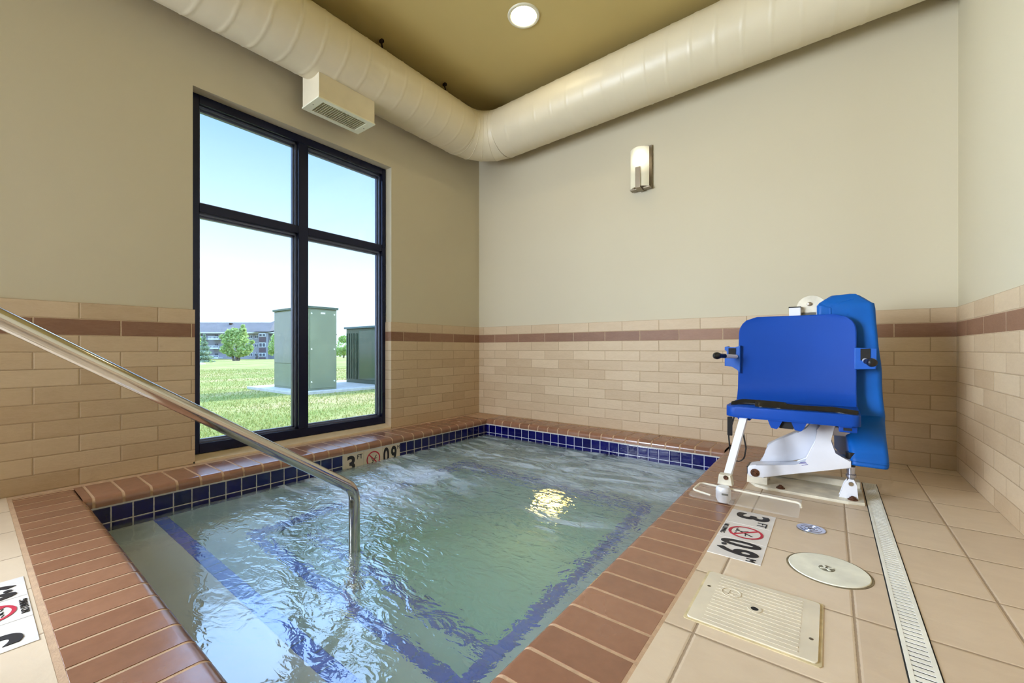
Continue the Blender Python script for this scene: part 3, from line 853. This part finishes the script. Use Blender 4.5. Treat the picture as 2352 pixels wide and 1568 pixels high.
bm = bmesh.new(); lathe(bm, [(0, .012), (.009, .010), (.011, 0)], (2.872, -.661, .903), 16, M=Matrix.Rotation(PI/2, 4, 'X')); obj('plate_pin', bm, M['nickel'], pl)
# seat: moulded pan with ribbed underside, backrest
bm = bmesh.new()
sx0, sx1, sy0, sy1 = 2.560, 3.057, -1.120, -.745
prism(bm, rrect(sx0, sx1, sy0, sy1, [.045, .03, .02, .02]), .352, .402, 'z', bev=.008)
# under-ribs
prism(bm, [(2.663, .356), (2.60, .356), (2.615, .338), (2.66, .338)], -1.09, -.80, 'y')
for a, b in ((2.738, 2.777), (2.826, 2.866)):
    prism(bm, [(a-.006, .356), (a+.003, .330), (a+.008, .318), (b-.010, .314), (b-.002, .322), (b+.014, .356)], -1.112, -.80, 'y')
box(bm, 2.76, 2.84, -1.05, -.80, .345, .356)
box(bm, 2.985, 3.046, -1.10, -.80, .326, .356, bev=.004)
obj('seat', bm, M['blueplastic'], pl, smooth=35)
bm = bmesh.new(); box(bm, 2.776, 2.828, -1.098, -.82, .318, .352); obj('seat_socket', bm, M['hole'], pl)
bm = bmesh.new(); box(bm, 3.000, 3.028, -1.1015, -1.09, .334, .345); obj('seat_socket', bm, M['hole'], pl)
# backrest: gently dished shell, grid
bm = bmesh.new(); NXb, NZb = 26, 26
bx0, bx1, bz0, bz1 = 2.562, 3.057, .395, .842
def back_pt(u, v, off):
    # rounded rectangle mapping: clip the upper corners
    z = bz0+(bz1-bz0)*v; rr = .085
    x0, x1 = bx0-.004*(1-v), bx1
    if z > bz1-rr:
        d = math.sqrt(max(0, rr*rr-(z-(bz1-rr))**2)); x0 = bx0+rr-d; x1 = bx1-rr+d
    x = x0+(x1-x0)*u
    dish = .030*(1-(2*u-1)**2)*min(1, v*3)*(1-.35*v)
    sweep = .045*(max(0, .18-v)/.18)**2
    lean = .02*v
    return Vector((x, -.765+dish*.8-sweep+lean+off, z))
F = [[bm.verts.new(back_pt(i/NXb, j/NZb, 0)) for i in range(NXb+1)] for j in range(NZb+1)]
Bk = [[bm.verts.new(back_pt(i/NXb, j/NZb, .024)) for i in range(NXb+1)] for j in range(NZb+1)]
for j in range(NZb):
    for i in range(NXb):
        bm.faces.new([F[j][i], F[j][i+1], F[j+1][i+1], F[j+1][i]]); bm.faces.new([Bk[j][i], Bk[j+1][i], Bk[j+1][i+1], Bk[j][i+1]])
for i in range(NXb):
    bm.faces.new([F[0][i], Bk[0][i], Bk[0][i+1], F[0][i+1]]); bm.faces.new([F[NZb][i], F[NZb][i+1], Bk[NZb][i+1], Bk[NZb][i]])
for j in range(NZb):
    bm.faces.new([F[j][0], F[j+1][0], Bk[j+1][0], Bk[j][0]]); bm.faces.new([F[j][NXb], Bk[j][NXb], Bk[j+1][NXb], F[j+1][NXb]])
bk = obj('backrest', bm, M['blueplastic'], pl, smooth=50)
bv = bk.modifiers.new('b', 'BEVEL'); bv.width = .006; bv.segments = 2; bv.limit_method = 'ANGLE'; bv.angle_limit = math.radians(50)
# armrest brackets with handles
for sgn, xa in ((-1, 2.562), (1, 3.057)):
    bm = bmesh.new()
    w = .062*sgn
    if sgn < 0: poly = [(xa+.01, .54), (xa-.010, .566), (xa-.030, .578), (xa-.066, .578), (xa-.066, .625), (xa-.052, .630), (xa-.052, .66), (xa-.066, .665), (xa-.066, .682), (xa-.05, .686), (xa-.045, .678), (xa-.012, .678), (xa+.01, .69)]
    else: poly = [(xa-.01, .575), (xa+.066, .578), (xa+.070, .60), (xa+.070, .672), (xa-.01, .678)]
    prism(bm, poly, -.775, -.735, 'y', bev=.003)
    br = obj('armrest_bracket', bm, M['bluedark'], pl)
    bm = bmesh.new()
    if sgn < 0: box(bm, xa-.046, xa-.012, -.780, -.774, .640, .676)
    else: box(bm, xa+.012, xa+.046, -.780, -.774, .618, .672)
    obj('bracket_socket', bm, M['hole'], br)
    bm = bmesh.new()
    if sgn < 0: p0, p1, p2 = Vector((2.553, -.778, .630)), Vector((2.512, -.88, .634)), Vector((2.478, -.945, .637))
    else: p0, p1, p2 = Vector((3.098, -.778, .612)), Vector((3.078, -.95, .622)), Vector((3.088, -1.03, .616))
    if sgn > 0: p0, p1, p2 = Vector((3.085, -.778, .618)), Vector((3.085, -.93, .616)), Vector((3.103, -.985, .612))
    tube(bm, [p0, p1], .0105, 16); ro = obj('armrest_rod', bm, M['white'], pl, smooth=40)
    bm = bmesh.new(); d = (p2-p1); tube(bm, [p1-d*.1, p1+d*.35, p1+d*.5, p1+d*.7, p1+d*.9, p1+d*1.02], [.012, .0125, .016, .019, .016, .006], 18)
    obj('handle_grip', bm, M['black'], ro, smooth=40)
# seat belt lying on the seat and hanging at the left
bm = bmesh.new()
def ribbon(pts, w, wv, th=.002):
    P_ = fillet(pts, .04, 6); wv = Vector(wv)
    prev = None
    for p in P_:
        c = [bm.verts.new(p-wv*w/2), bm.verts.new(p+wv*w/2), bm.verts.new(p+wv*w/2+Vector((0, 0, th))), bm.verts.new(p-wv*w/2+Vector((0, 0, th)))]
        if prev:
            for k in range(4): bm.faces.new([prev[k], prev[(k+1) % 4], c[(k+1) % 4], c[k]])
        prev = c
ribbon([(2.575, -1.05, .404), (2.62, -1.03, .418), (2.74, -1.04, .418), (2.80, -1.05, .416), (2.80, -1.075, .412), (2.70, -1.08, .411), (2.66, -1.05, .413), (2.78, -1.08, .410), (2.90, -1.08, .412), (2.98, -1.07, .410), (3.045, -1.10, .404)], .024, (0, .75, .66), .004)
ribbon([(2.60, -1.0, .404), (2.70, -.97, .409), (2.86, -1.02, .406), (2.97, -1.0, .407), (3.05, -1.07, .405)], .020, (0, .8, .6), .004)
sb = obj('seat_belt', bm, M['black'], pl)
bm = bmesh.new()
ribbon([(2.592, -1.06, .352), (2.566, -1.06, .25), (2.572, -1.06, .17), (2.600, -1.06, .125), (2.632, -1.06, .145), (2.640, -1.06, .20), (2.628, -1.06, .27), (2.612, -1.06, .352)], .010, (.5, .8, 0), .004)
obj('belt_loop', bm, M['black'], pl)
bm = bmesh.new(); box(bm, 2.562, 2.584, -1.075, -1.065, .255, .345, bev=.003); obj('buckle', bm, M['black'], pl)
# footrest post and tray
bm = bmesh.new()
a, b = Vector((2.638, -1.09, .36)), Vector((2.586, -1.236, .080))
d = (b-a).normalized(); s = Vector((1, 0, 0)); s = (s-d*s.dot(d)).normalized(); u = d.cross(s)
va = []
for p in (a, b): va.append([bm.verts.new(p+s*i*.0145+u*j*.0145) for i, j in ((-1, -1), (1, -1), (1, 1), (-1, 1))])
for k in range(4): bm.faces.new([va[0][k], va[0][(k+1) % 4], va[1][(k+1) % 4], va[1][k]])
bm.faces.new(va[0]); bm.faces.new(va[1][::-1])
obj('footrest_post', bm, M['white'], pl)
fr = empty('footrest', (2.59, -1.18, .08)); fr.parent = pl; fr.location = Vector((2.588, -1.252, .074))-pl.location
class _P: pass
def child(name, bm, m, smooth=False):
    o = obj(name, bm, m, None, smooth=smooth); o.parent = fr; o.matrix_parent_inverse = Matrix.Translation((2.59, -1.18, .08)).inverted(); return o
bm = bmesh.new(); prism(bm, [(2.560, .078), (2.566, .122), (2.612, .122), (2.620, .078)], -1.205, -1.160, 'y', bev=.003); child('socket_block', bm, M['cream'])
bm = bmesh.new(); lathe(bm, [(0, .006), (.008, .006), (.010, 0)], (2.594, -1.206, .112), 12, M=Matrix.Rotation(PI/2, 4, 'X')); child('bolt', bm, M['rust'])
bm = bmesh.new(); prism(bm, rrect(2.484, 2.868, -1.40, -1.185, [.03, .01, .004, .03]), .063, .069, 'z', bev=0); child('tray_panel', bm, M['acrylic'])
bm = bmesh.new()
tube(bm, fillet([(2.868, -1.250, .058), (2.866, -1.225, .066), (2.60, -1.205, .066), (2.487, -1.19, .066), (2.484, -1.31, .066), (2.56, -1.335, .064)], .02, 5), .0042, 8); child('tray_edge', bm, M['acrylic_edge'], True)
bm = bmesh.new(); lathe(bm, [(0, .010), (.022, .012), (.030, .028), (.030, .066), (.024, .078), (0, .078)], (2.588, -1.225, 0), 28); child('foot_cup', bm, M['white'], True)
bm = bmesh.new(); box(bm, 2.587, 2.612, -1.256, -1.250, .048, .056, bev=.001); child('cup_slot', bm, M['black'])

# blue cover over the battery mast
cv = bmesh.new()
prof = [  # z, x0 front, x0 back, x1, y0, y1
    (.164, 3.028, 2.972, 3.150, -.955, -.56), (.172, 3.028, 2.972, 3.152, -.955, -.56), (.25, 3.024, 2.968, 3.151, -.915, -.56), (.31, 3.012, 2.960, 3.153, -.82, -.55), (.355, 2.985, 2.952, 3.158, -.715, -.55),
    (.45, 2.945, 2.94, 3.154, -.700, -.55), (.60, 2.925, 2.925, 3.145, -.695, -.55), (.72, 2.912, 2.912, 3.138, -.69, -.55),
    (.80, 2.908, 2.908, 3.132, -.69, -.55), (.862, 2.907, 2.907, 3.127, -.69, -.552), (.888, 2.907, 2.907, 3.123, -.69, -.555)]
rings = []
def sect(z, x0, xb, x1, y0, y1, n=7, crump=0):
    pts = rrect(x0, x1, y0, y1, min(.02, (x1-x0)*.3, (y1-y0)*.3), n)
    pts = [(x + (xb-x0)*(y-y0)/(y1-y0)*(x1-x)/(x1-x0), y) for x, y in pts]
    out = []
    for (x, y) in pts:
        q = mn.noise(Vector((x*14, y*14, z*7)))*.005
        q2 = mn.noise(Vector((x*30, y*30, z*18+4)))*.0022
        out.append((x+q, y+q2*2-abs(q)*.4, z))
    return out
pr2 = []
for (A, B) in zip(prof, prof[1:]):
    n = max(1, int((B[0]-A[0])/.02))
    for k in range(n): pr2.append(tuple(a+(b-a)*k/n for a, b in zip(A, B)))
pr2.append(prof[-1])
for p in pr2: rings.append([cv.verts.new(c) for c in sect(*p)])
# folded, peaked top
for z, ins, top in ((.904, .010, 0), (.922, .034, 0), (.934, .050, 0), (.937, .070, 0)):
    z_, x0, x1, y0, y1 = .886, 2.907, 3.123, -.69, -.555
    pts = sect(z, x0+ins, x0+ins, x1-ins*1.05, y0+ins*.6, y1-ins*.6)
    ring = []
    for (x, y, zz) in pts:
        q = mn.noise(Vector((x*22, y*22, 5)))*.006
        ring.append(cv.verts.new((x, y, zz+q+ (.003 if x > 3.0 and x < 3.06 else 0) - max(0, x-3.06)*.18)))
    rings.append(ring)
for A, B in zip(rings, rings[1:]):
    n = len(A)
    for k in range(n): cv.faces.new([A[k], A[(k+1) % n], B[(k+1) % n], B[k]])
cv.faces.new(rings[-1])
cover = obj('equipment_cover', cv, M['bluefabric'], smooth=38)
tag(cover, 'tall blue vinyl cover draped over the mast behind the lift seat', 'cover')
so = cover.modifiers.new('s', 'SOLIDIFY'); so.thickness = .002; so.offset = 1
bm = bmesh.new()
tube(bm, [Vector(c)+Vector((0, -.002, 0)) for c in sect(.183, 3.027, 2.971, 3.153, -.957, -.558)], .0016, 6, caps=False)
c = obj('hem', bm, M['bluefabric'], cover, smooth=True); c.matrix_parent_inverse = Matrix()
bm = bmesh.new()
tube(bm, [(2.914, -.692, .897), (2.945, -.693, .880), (2.957, -.694, .874), (2.958, -.695, .82)], .004, 8); tube(bm, [(2.957, -.692, .880), (3.00, -.686, .903), (3.045, -.677, .915)], .004, 8)
c = obj('fold_seam', bm, M['bluefabric'], cover, smooth=True); c.matrix_parent_inverse = Matrix()

# ------------------------------------------------------------------ outside
def gz(x):
    d = -x
    if d < 13: return -.26
    return -.26 - (d-13)*.0158
bm = bmesh.new(); g = []
xs = [-.26, -1, -3, -6, -9, -13, -20, -35, -60, -90, -130, -220]
ys = [-90, -45, -20, -10, -4, 0, 3, 6, 12, 25, 50, 90, 180]
for x in xs: g.append([bm.verts.new((x, y, gz(x) if x < -.5 else -.22)) for y in ys])
for i in range(len(xs)-1):
    for j in range(len(ys)-1): bm.faces.new([g[i][j], g[i][j+1], g[i+1][j+1], g[i+1][j]])
gr = obj('ground', bm, M['lawn'], kind='structure')
# blades
CAM = Vector((2.9566, -3.3036, .67)); TH = .6513; FPX = 958.4954
FW = Vector((-math.sin(TH), math.cos(TH), 0)); RT = Vector((math.cos(TH), math.sin(TH), 0))
def at(px, d, z=0):
    p = CAM + FW*d + RT*((px-1176)/FPX*d); p.z = z; return p
bm = bmesh.new(); n = 0
while n < 36000:
    d = 3.35+ (random.random()**1.7)*19; px = random.uniform(360, 960)
    p = at(px, d)
    if p.x > -.45: n += 1; continue
    if -7.8 < p.x < -5.4 and p.y > .62: n += 1; continue
    z = gz(p.x) if p.x < -1 else -.24
    h = random.uniform(.015, .04); a = random.random()*2*PI; w = .0028+.0006*d
    lx, ly = random.uniform(-.02, .02), random.uniform(-.02, .02)
    c, s = math.cos(a)*w, math.sin(a)*w
    v = [bm.verts.new((p.x-c, p.y-s, z)), bm.verts.new((p.x+c, p.y+s, z)), bm.verts.new((p.x+lx, p.y+ly, z+h))]
    bm.faces.new(v); n += 1
o = obj('grass', bm, M['blade']); tag(o, 'sunlit patchy lawn grass outside the window', 'grass', kind='stuff')

# concrete pad
bm = bmesh.new(); box(bm, -7.95, -5.50, .72, 6.6, -.4, -.20, bev=.01)
tag(obj('concrete_pad', bm, M['concrete']), 'pale concrete slab on the lawn under the green cabinets', 'concrete pad')
def bolts_on(fn, pts, parent):
    for p in pts:
        bm = bmesh.new(); lathe(bm, [(0, .012), (.016, .010), (.02, 0)], fn(p)[0], 10, M=fn(p)[1]); obj('latch_bolt', bm, M['nickel'], parent)
c1 = empty('utility_cabinet', (-6.48, 1.35, -.2), 'tall square green metal utility cabinet on the pad behind the mullion', 'utility cabinet')
cx0, cx1, cy0, cy1, cz1 = -7.27, -5.69, 1.04, 1.665, 1.53
bm = bmesh.new(); box(bm, cx0, cx1, cy0, cy1, -.2, cz1, bev=.008); obj('cabinet_body', bm, M['cabinet'], c1)
bm = bmesh.new(); prism(bm, [(cx0-.03, cz1), (cx1+.03, cz1), (cx1+.035, cz1+.045), (cx0-.035, cz1+.045)], cy0-.03, cy1+.03, 'y', bev=.005)
obj('cabinet_roof', bm, mat('green_cabinet_roof', L(88, 100, 86), .5), c1)
bm = bmesh.new(); box(bm, cx1, cx1+.012, cy0+.03, cy1-.03, -.16, cz1-.03, bev=.004); dp = obj('access_door', bm, M['cabinet'], c1)
for y in (cy0+.06, cy1-.06):
    for z in (-.02, .67, cz1-.11):
        bm = bmesh.new(); lathe(bm, [(0, .014), (.014, .012), (.018, 0)], (cx1+.012, y, z), 10, M=Matrix.Rotation(PI/2, 4, 'Y')); obj('latch_bolt', bm, M['ventwhite'], dp)
bm = bmesh.new(); box(bm, cx1+.011, cx1+.014, 1.30, 1.40, cz1-.11, cz1-.075); obj('warning_label', bm, mat('faded_label', L(232, 214, 206), .6), dp)
bm = bmesh.new(); box(bm, cx0+.03, cx1-.03, cy0-.012, cy0, .36, cz1-.03, bev=.004); d2 = obj('side_door', bm, mat('glossy_green_panel', L(126, 130, 116), .16, var=.04), c1)
bm = bmesh.new(); box(bm, cx0+.03, cx1-.03, cy0-.012, cy0, -.16, .345, bev=.004); obj('lower_panel', bm, M['cabinet'], c1)
bm = bmesh.new(); box(bm, cx1-.45, cx1-.42, cy0-.05, cy0-.012, .92, 1.1, bev=.004); obj('door_handle', bm, M['nickel'], d2)
c2 = empty('utility_cabinet', (-6.3, 3.7, -.2), 'low dark green louvred transformer cabinet at the right window edge', 'utility cabinet')
ex0, ex1, ey0, ey1, ez1 = -7.24, -4.9, 2.83, 4.4, 1.20
bm = bmesh.new(); box(bm, ex0, ex1, ey0, ey1, -.2, ez1, bev=.01); obj('cabinet_body', bm, M['cabdark'], c2)
bm = bmesh.new(); box(bm, ex0-.04, ex1+.04, ey0-.05, ey1+.04, ez1, ez1+.05, bev=.006); obj('cabinet_roof', bm, mat('dark_cabinet_roof', L(84, 104, 104), .5), c2)
bm = bmesh.new()
for k in range(6): box(bm, ex0+.05+k*.085, ex0+.085+k*.085, ey0-.03, ey0, -.1, ez1-.12)
obj('cooling_fin', bm, M['cabdark'], c2)
bm = bmesh.new(); box(bm, ex0+.62, ex1-.1, ey0-.015, ey0, -.1, ez1-.06, bev=.004); obj('front_door', bm, mat('glossy_dark_green', L(72, 88, 68), .12, var=.05), c2)

# apartment building 100 m away, parallel to the picture's horizon
BD = 100.; K = BD/FPX
def bb(px, z, dd=0):
    p = at(px, BD+dd); p.z = z; return p
def zz(py): return .67+(801.6-py)*K
def slab(bm, px0, px1, py0, py1, d0, d1, mi=0):
    vs = []
    for d in (d0, d1):
        s = (BD+0)  # keep sizes constant: points share the base plane's px offset
        for px, py in ((px0, py1), (px1, py1), (px1, py0), (px0, py0)):
            p = at(px, BD) + FW*d; p.z = zz(py); vs.append(bm.verts.new(p))
    for f in ((0, 1, 2, 3), (7, 6, 5, 4), (0, 4, 5, 1), (1, 5, 6, 2), (2, 6, 7, 3), (3, 7, 4, 0)):
        bm.faces.new([vs[i] for i in f]).material_index = mi
ab = empty('apartment_building', at(560, BD, -1.6), 'long grey three storey apartment building beyond the lawn', 'building')
bm = bmesh.new(); slab(bm, 380, 720, 764, 824, 0, 12); obj('wall', bm, M['siding'], ab)
bm = bmesh.new(); slab(bm, 600, 622, 764, 824, -1.2, 0); obj('bay_wall', bm, M['siding'], ab)
bm = bmesh.new()
def roofprism(px0, px1, pe, pr, d0, dr, d1, hip=0):
    a = [at(px0, BD)+FW*d0, at(px1, BD)+FW*d0, at(px1-hip, BD)+FW*dr, at(px0+hip, BD)+FW*dr, at(px0, BD)+FW*d1, at(px1, BD)+FW*d1]
    zs = [zz(pe), zz(pe), zz(pr), zz(pr), zz(pe), zz(pe)]
    v = []
    for p, z in zip(a, zs): p.z = z; v.append(bm.verts.new(p))
    for f in ((0, 1, 2, 3), (3, 2, 5, 4), (0, 3, 4), (1, 5, 2), (0, 4, 5, 1)): bm.faces.new([v[i] for i in f])
roofprism(376, 724, 765, 736.5, -.9, 6, 12.9)
a = [at(585, BD)+FW*-1.6, at(628, BD)+FW*-1.6, at(604, BD)+FW*5, at(585, BD)+FW*9, at(628, BD)+FW*9]
v = []
for p, z in zip(a, (zz(762), zz(762), zz(733), zz(745), zz(745))): p.z = z; v.append(bm.verts.new(p))
for f in ((0, 1, 2), (0, 2, 3), (1, 4, 2), (2, 4, 3)): bm.faces.new([v[i] for i in f])
obj('roof', bm, M['roof'], ab)
bm = bmesh.new(); slab(bm, 500.5, 503, 739, 743, 4, 5); obj('roof_vent', bm, M['darkmetal'], ab)
bm = bmesh.new(); slab(bm, 376, 724, 763, 765.5, -1.0, -.8); obj('gutter', bm, M['trimw'], ab)
def awin(x0, x1, y0, y1, d=0):
    bm = bmesh.new(); slab(bm, x0, x1, y0, y1, d-.12, d); f = obj('window', bm, M['trimw'], ab)
    bm = bmesh.new(); n = 2
    for k in range(n):
        a = x0+(x1-x0)*(k+.12)/n; b = x0+(x1-x0)*(k+.88)/n
        slab(bm, a, b, y0+1.2, y1-1, d-.16, d-.11)
    o = obj('pane', bm, M['winpane'], ab); o.parent = f; o.matrix_parent_inverse = Matrix.Translation(ab.location).inverted() if False else f.matrix_basis.inverted()
    o.matrix_parent_inverse = Matrix()
    f.matrix_parent_inverse = Matrix.Translation(ab.location).inverted()
    return f
for y0, y1 in ((766, 773), (787, 797), (810, 818)): awin(602.5, 617, y0, y1, -1.2)
for y0, y1 in ((774, 785), (798.5, 809), (820, 824)):
    bm = bmesh.new(); slab(bm, 602.5, 617, y0, y1, -1.35, -1.2); obj('brown_panel', bm, M['siding2'], ab)
for x in (573, 586, 640, 660): 
    for y0 in (769, 789, 810): awin(x, x+7, y0, y0+8)
for x in (494, 462):
    for y0 in (768, 789, 811):
        bm = bmesh.new(); slab(bm, x, x+7, y0, y0+9.5, -.1, 0); obj('balcony_door', bm, M['winpane'], ab)
        bm = bmesh.new(); slab(bm, x-5, x+18, y0+9, y0+12, -1.6, 0); slab(bm, x-5, x+18, y0+4.5, y0+5.3, -1.6, -1.5)
        for k in range(8): slab(bm, x-5+k*3.2, x-4.4+k*3.2, y0+5, y0+9, -1.6, -1.5)
        obj('balcony', bm, M['trimw'], ab)

def leaves(bm, c, rx, rz, n, size, rnd, cone=False, shell=.55):
    for _ in range(n):
        while True:
            q = Vector((rnd.uniform(-1, 1), rnd.uniform(-1, 1), rnd.uniform(-1, 1)))
            if q.length < 1: break
        if q.length < shell: q = q.normalized()*rnd.uniform(shell, 1)
        if cone:
            z = rnd.random()**1.4; r = (1-z)*(.75+.25*math.sin(z*38)); a = rnd.random()*2*PI; k = rnd.uniform(.6, 1)
            p = Vector((c[0]+rx*r*k*math.cos(a), c[1]+rx*r*k*math.sin(a), c[2]-rz+2*rz*z))
        else: p = Vector((c[0]+q.x*rx, c[1]+q.y*rx, c[2]+q.z*rz))
        s = size*rnd.uniform(.6, 1.3)
        u = Vector((rnd.gauss(0, 1), rnd.gauss(0, 1), rnd.gauss(0, 1))).normalized(); w = u.orthogonal().normalized()
        w = (Matrix.Rotation(rnd.random()*6.28, 3, u) @ w)
        t_ = u.cross(w)
        v = [bm.verts.new(p+w*s), bm.verts.new(p+t_*s*.6), bm.verts.new(p-w*s), bm.verts.new(p-t_*s*.6)]
        bm.faces.new(v)
def tree(px, d, pyb, pyt, wpx, label, lm, seed, n=2600, cone=False, name='tree', blobs=None, stems=3, cat='tree'):
    rnd = random.Random(seed); k = d/FPX
    zb = .67-(pyb-801.6)*k; zt = .67-(pyt-801.6)*k; Hh = zt-zb; base = at(px, d, zb); rx = wpx/2*k
    r = empty(name, base, label, cat)
    bm = bmesh.new()
    if cone:
        leaves(bm, (base.x, base.y, zb+Hh*.52), rx, Hh*.48, n, Hh*.035, rnd, True)
    else:
        bl = blobs or [(0, .62, .8, .36), (-.45, .5, .5, .26), (.4, .55, .5, .3), (-.1, .82, .5, .18), (.3, .82, .35, .17), (-.6, .32, .35, .16), (.5, .33, .35, .16)]
        for (ox, oz, br, bz) in bl:
            c = base + RT*(ox*rx); c.z = zb+Hh*oz
            leaves(bm, c, rx*br, Hh*bz, int(n/len(bl)), Hh*.035, rnd)
    obj('foliage', bm, lm, r)
    bm = bmesh.new()
    for s in range(stems):
        o = (s-(stems-1)/2)*Hh*.05
        q = base + RT*o; e = base + RT*(o*4+rnd.uniform(-.1, .1)*Hh); e.z = zb+Hh*.6; q.z = zb-.1
        tube(bm, [q, (q+e)/2+Vector((0, 0, -.02)), e], [Hh*.035, Hh*.025, Hh*.01], 8)
    obj('trunk', bm, M['bark'], r); return r
tree(543, 68, 833, 750, 76, 'large spreading light green tree with several trunks in front of the apartments', M['leaf'], 1, n=5200,
     blobs=[(0, .62, .55, .26), (-.45, .62, .36, .2), (.36, .64, .36, .26), (-.12, .84, .28, .13), (.38, .86, .2, .14), (-.42, .82, .22, .1), (-.6, .38, .36, .13), (-.3, .26, .26, .08), (.5, .34, .42, .14), (.2, .24, .3, .08), (.8, .42, .2, .10), (-.85, .72, .14, .06), (.95, .58, .1, .04), (.4, 1.0, .08, .05)])
tree(469, 55, 836, 768, 46, 'blue green spruce tree standing left of the big leafy tree', M['spruce'], 2, n=3000, cone=True, stems=1)
tree(447, 60, 838, 757, 36, 'light green tree half hidden by the left window edge', M['leaf2'], 3, n=1600, stems=1)
tree(484, 44, 843, 824, 9, 'small bushy sapling at the foot of the spruce', M['leaf2'], 4, n=250, stems=1)
tree(636, 72, 826, 766, 42, 'bright green tree peeping out left of the tall cabinet', M['leaf'], 5, n=1800, stems=1)
tree(590, 90, 824, 808, 9, 'small dark pointed evergreen shrub against the apartment wall', M['dleaf'], 6, n=500, cone=True, stems=1, name='shrub', cat='shrub')
tree(789, 46, 820, 770, 44, 'leafy green tree seen between the two utility cabinets', M['leaf2'], 8, n=2600, stems=1,
     blobs=[(0, .5, .9, .34), (-.3, .25, .6, .22), (.4, .3, .6, .26), (0, .82, .5, .18)])
bm = bmesh.new(); bmesh.ops.create_icosphere(bm, subdivisions=3, radius=1)
p = at(457, 40); kk = 40/FPX
for v in bm.verts:
    q = v.co.copy(); nz = 1+.2*mn.noise(q*2.3)
    v.co = Vector((p.x, p.y, .67-(845-801.6)*kk)) + RT*(q.x*18*kk*nz) + FW*(q.y*14*kk*nz) + Vector((0, 0, max(-.1, q.z)*13*kk*nz))
tag(obj('boulder', bm, mat('pale_rock', L(176, 178, 190), .9, var=.1, nscale=2), smooth=True), 'low pale grey boulder on the lawn at the left window edge', 'boulder')

# ------------------------------------------------------------------ world, sun, added side lamp
w = bpy.data.worlds.new('World'); S.world = w; t = NT(w)
tc = t.new('ShaderNodeTexCoord'); sp = t.new('ShaderNodeSeparateXYZ'); t.t.links.new(tc.outputs['Generated'], sp.inputs[0])
nz = t.noise(tc.outputs['Generated'], 2.2, 5, .55)
zf = t.math('ADD', sp.outputs[2], t.math('MULTIPLY', t.math('SUBTRACT', nz, .5), .05))
zf = t.mapr(zf, -1, 1)
c = t.ramp(zf, [(.50, (.74, .84, 1.)), (.55, (.70, .82, 1.)), (.62, (.45, .62, .90)), (.71, (.235, .41, .70)), (.78, (.30, .46, .78)), (.97, (.20, .34, .70))])
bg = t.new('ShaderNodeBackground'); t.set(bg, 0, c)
added_band = t.math('MULTIPLY', t.mapr(sp.outputs[2], .425, .475, 0, 9.), t.mapr(sp.outputs[2], .64, .85, 1, .1))   # bright band added above the window's view, brightens water reflection and room
t.set(bg, 1, t.math('ADD', 2.0, added_band))
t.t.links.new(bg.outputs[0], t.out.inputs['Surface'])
SKY_BG = bg
sl = bpy.data.lights.new('sun', 'SUN'); sl.energy = 5.5; sl.angle = math.radians(.6); sl.color = (1, .95, .85)
so_ = bpy.data.objects.new('sun', sl); link(so_)
sd = Vector((.06, 1, .80)).normalized()      # towards the sun
SUNO = so_; so_.rotation_euler = (-sd).to_track_quat('-Z', 'Y').to_euler()
def area(name, loc, target, sx, sy, e, col):
    l = bpy.data.lights.new(name, 'AREA'); l.shape = 'RECTANGLE'; l.size = sx; l.size_y = sy; l.energy = e; l.color = col
    o = bpy.data.objects.new(name, l); link(o); o.location = loc
    o.rotation_euler = (Vector(target)-Vector(loc)).to_track_quat('-Z', 'Z').to_euler(); return o
side_fill = area('added_side_lamp', (-.3, -4.75, 1.5), (2.3, 0, 1.2), 2.1, 2.3, 262, (.76, .86, 1)); side_fill.data.spread = math.radians(105)  # added area lamp outside the unseen window, lifts back and right walls
for nm_, loc_, tg_, sx_, sy_ in (('window_portal', (-.2, (WY0+WY1)/2, 1.12), (3, (WY0+WY1)/2, 1.12), WY1-WY0, 2.2), ):
    po = area(nm_, loc_, tg_, sx_, sy_, 1, (1, 1, 1)); po.data.cycles.is_portal = True

# ------------------------------------------------------------------ camera
cd = bpy.data.cameras.new('Camera'); cam = bpy.data.objects.new('Camera', cd); link(cam)
cd.sensor_width = 36; cd.sensor_fit = 'HORIZONTAL'; cd.lens = FPX/2352*36; cd.clip_start = .02; cd.clip_end = 1000
cam.location = CAM; cam.rotation_euler = (PI/2, 0, TH)
cd.shift_y = (801.6451-784)/2352
S.camera = cam
S.view_settings.view_transform = 'Standard'; S.view_settings.look = 'None'; S.view_settings.gamma = 1; S.view_settings.exposure = 0
S.view_settings.use_curve_mapping = False
cy = S.cycles
cy.use_denoising = True; cy.use_adaptive_sampling = True; cy.adaptive_threshold = .1; cy.adaptive_min_samples = 12
try: cy.denoiser = 'OPENIMAGEDENOISE'; cy.denoising_input_passes = 'RGB_ALBEDO_NORMAL'
except Exception: pass
cy.max_bounces = 8; cy.diffuse_bounces = 4; cy.glossy_bounces = 3; cy.transmission_bounces = 6; cy.transparent_max_bounces = 12; cy.volume_bounces = 0
cy.sample_clamp_indirect = 6; cy.caustics_reflective = False; cy.caustics_refractive = True; cy.blur_glossy = .5
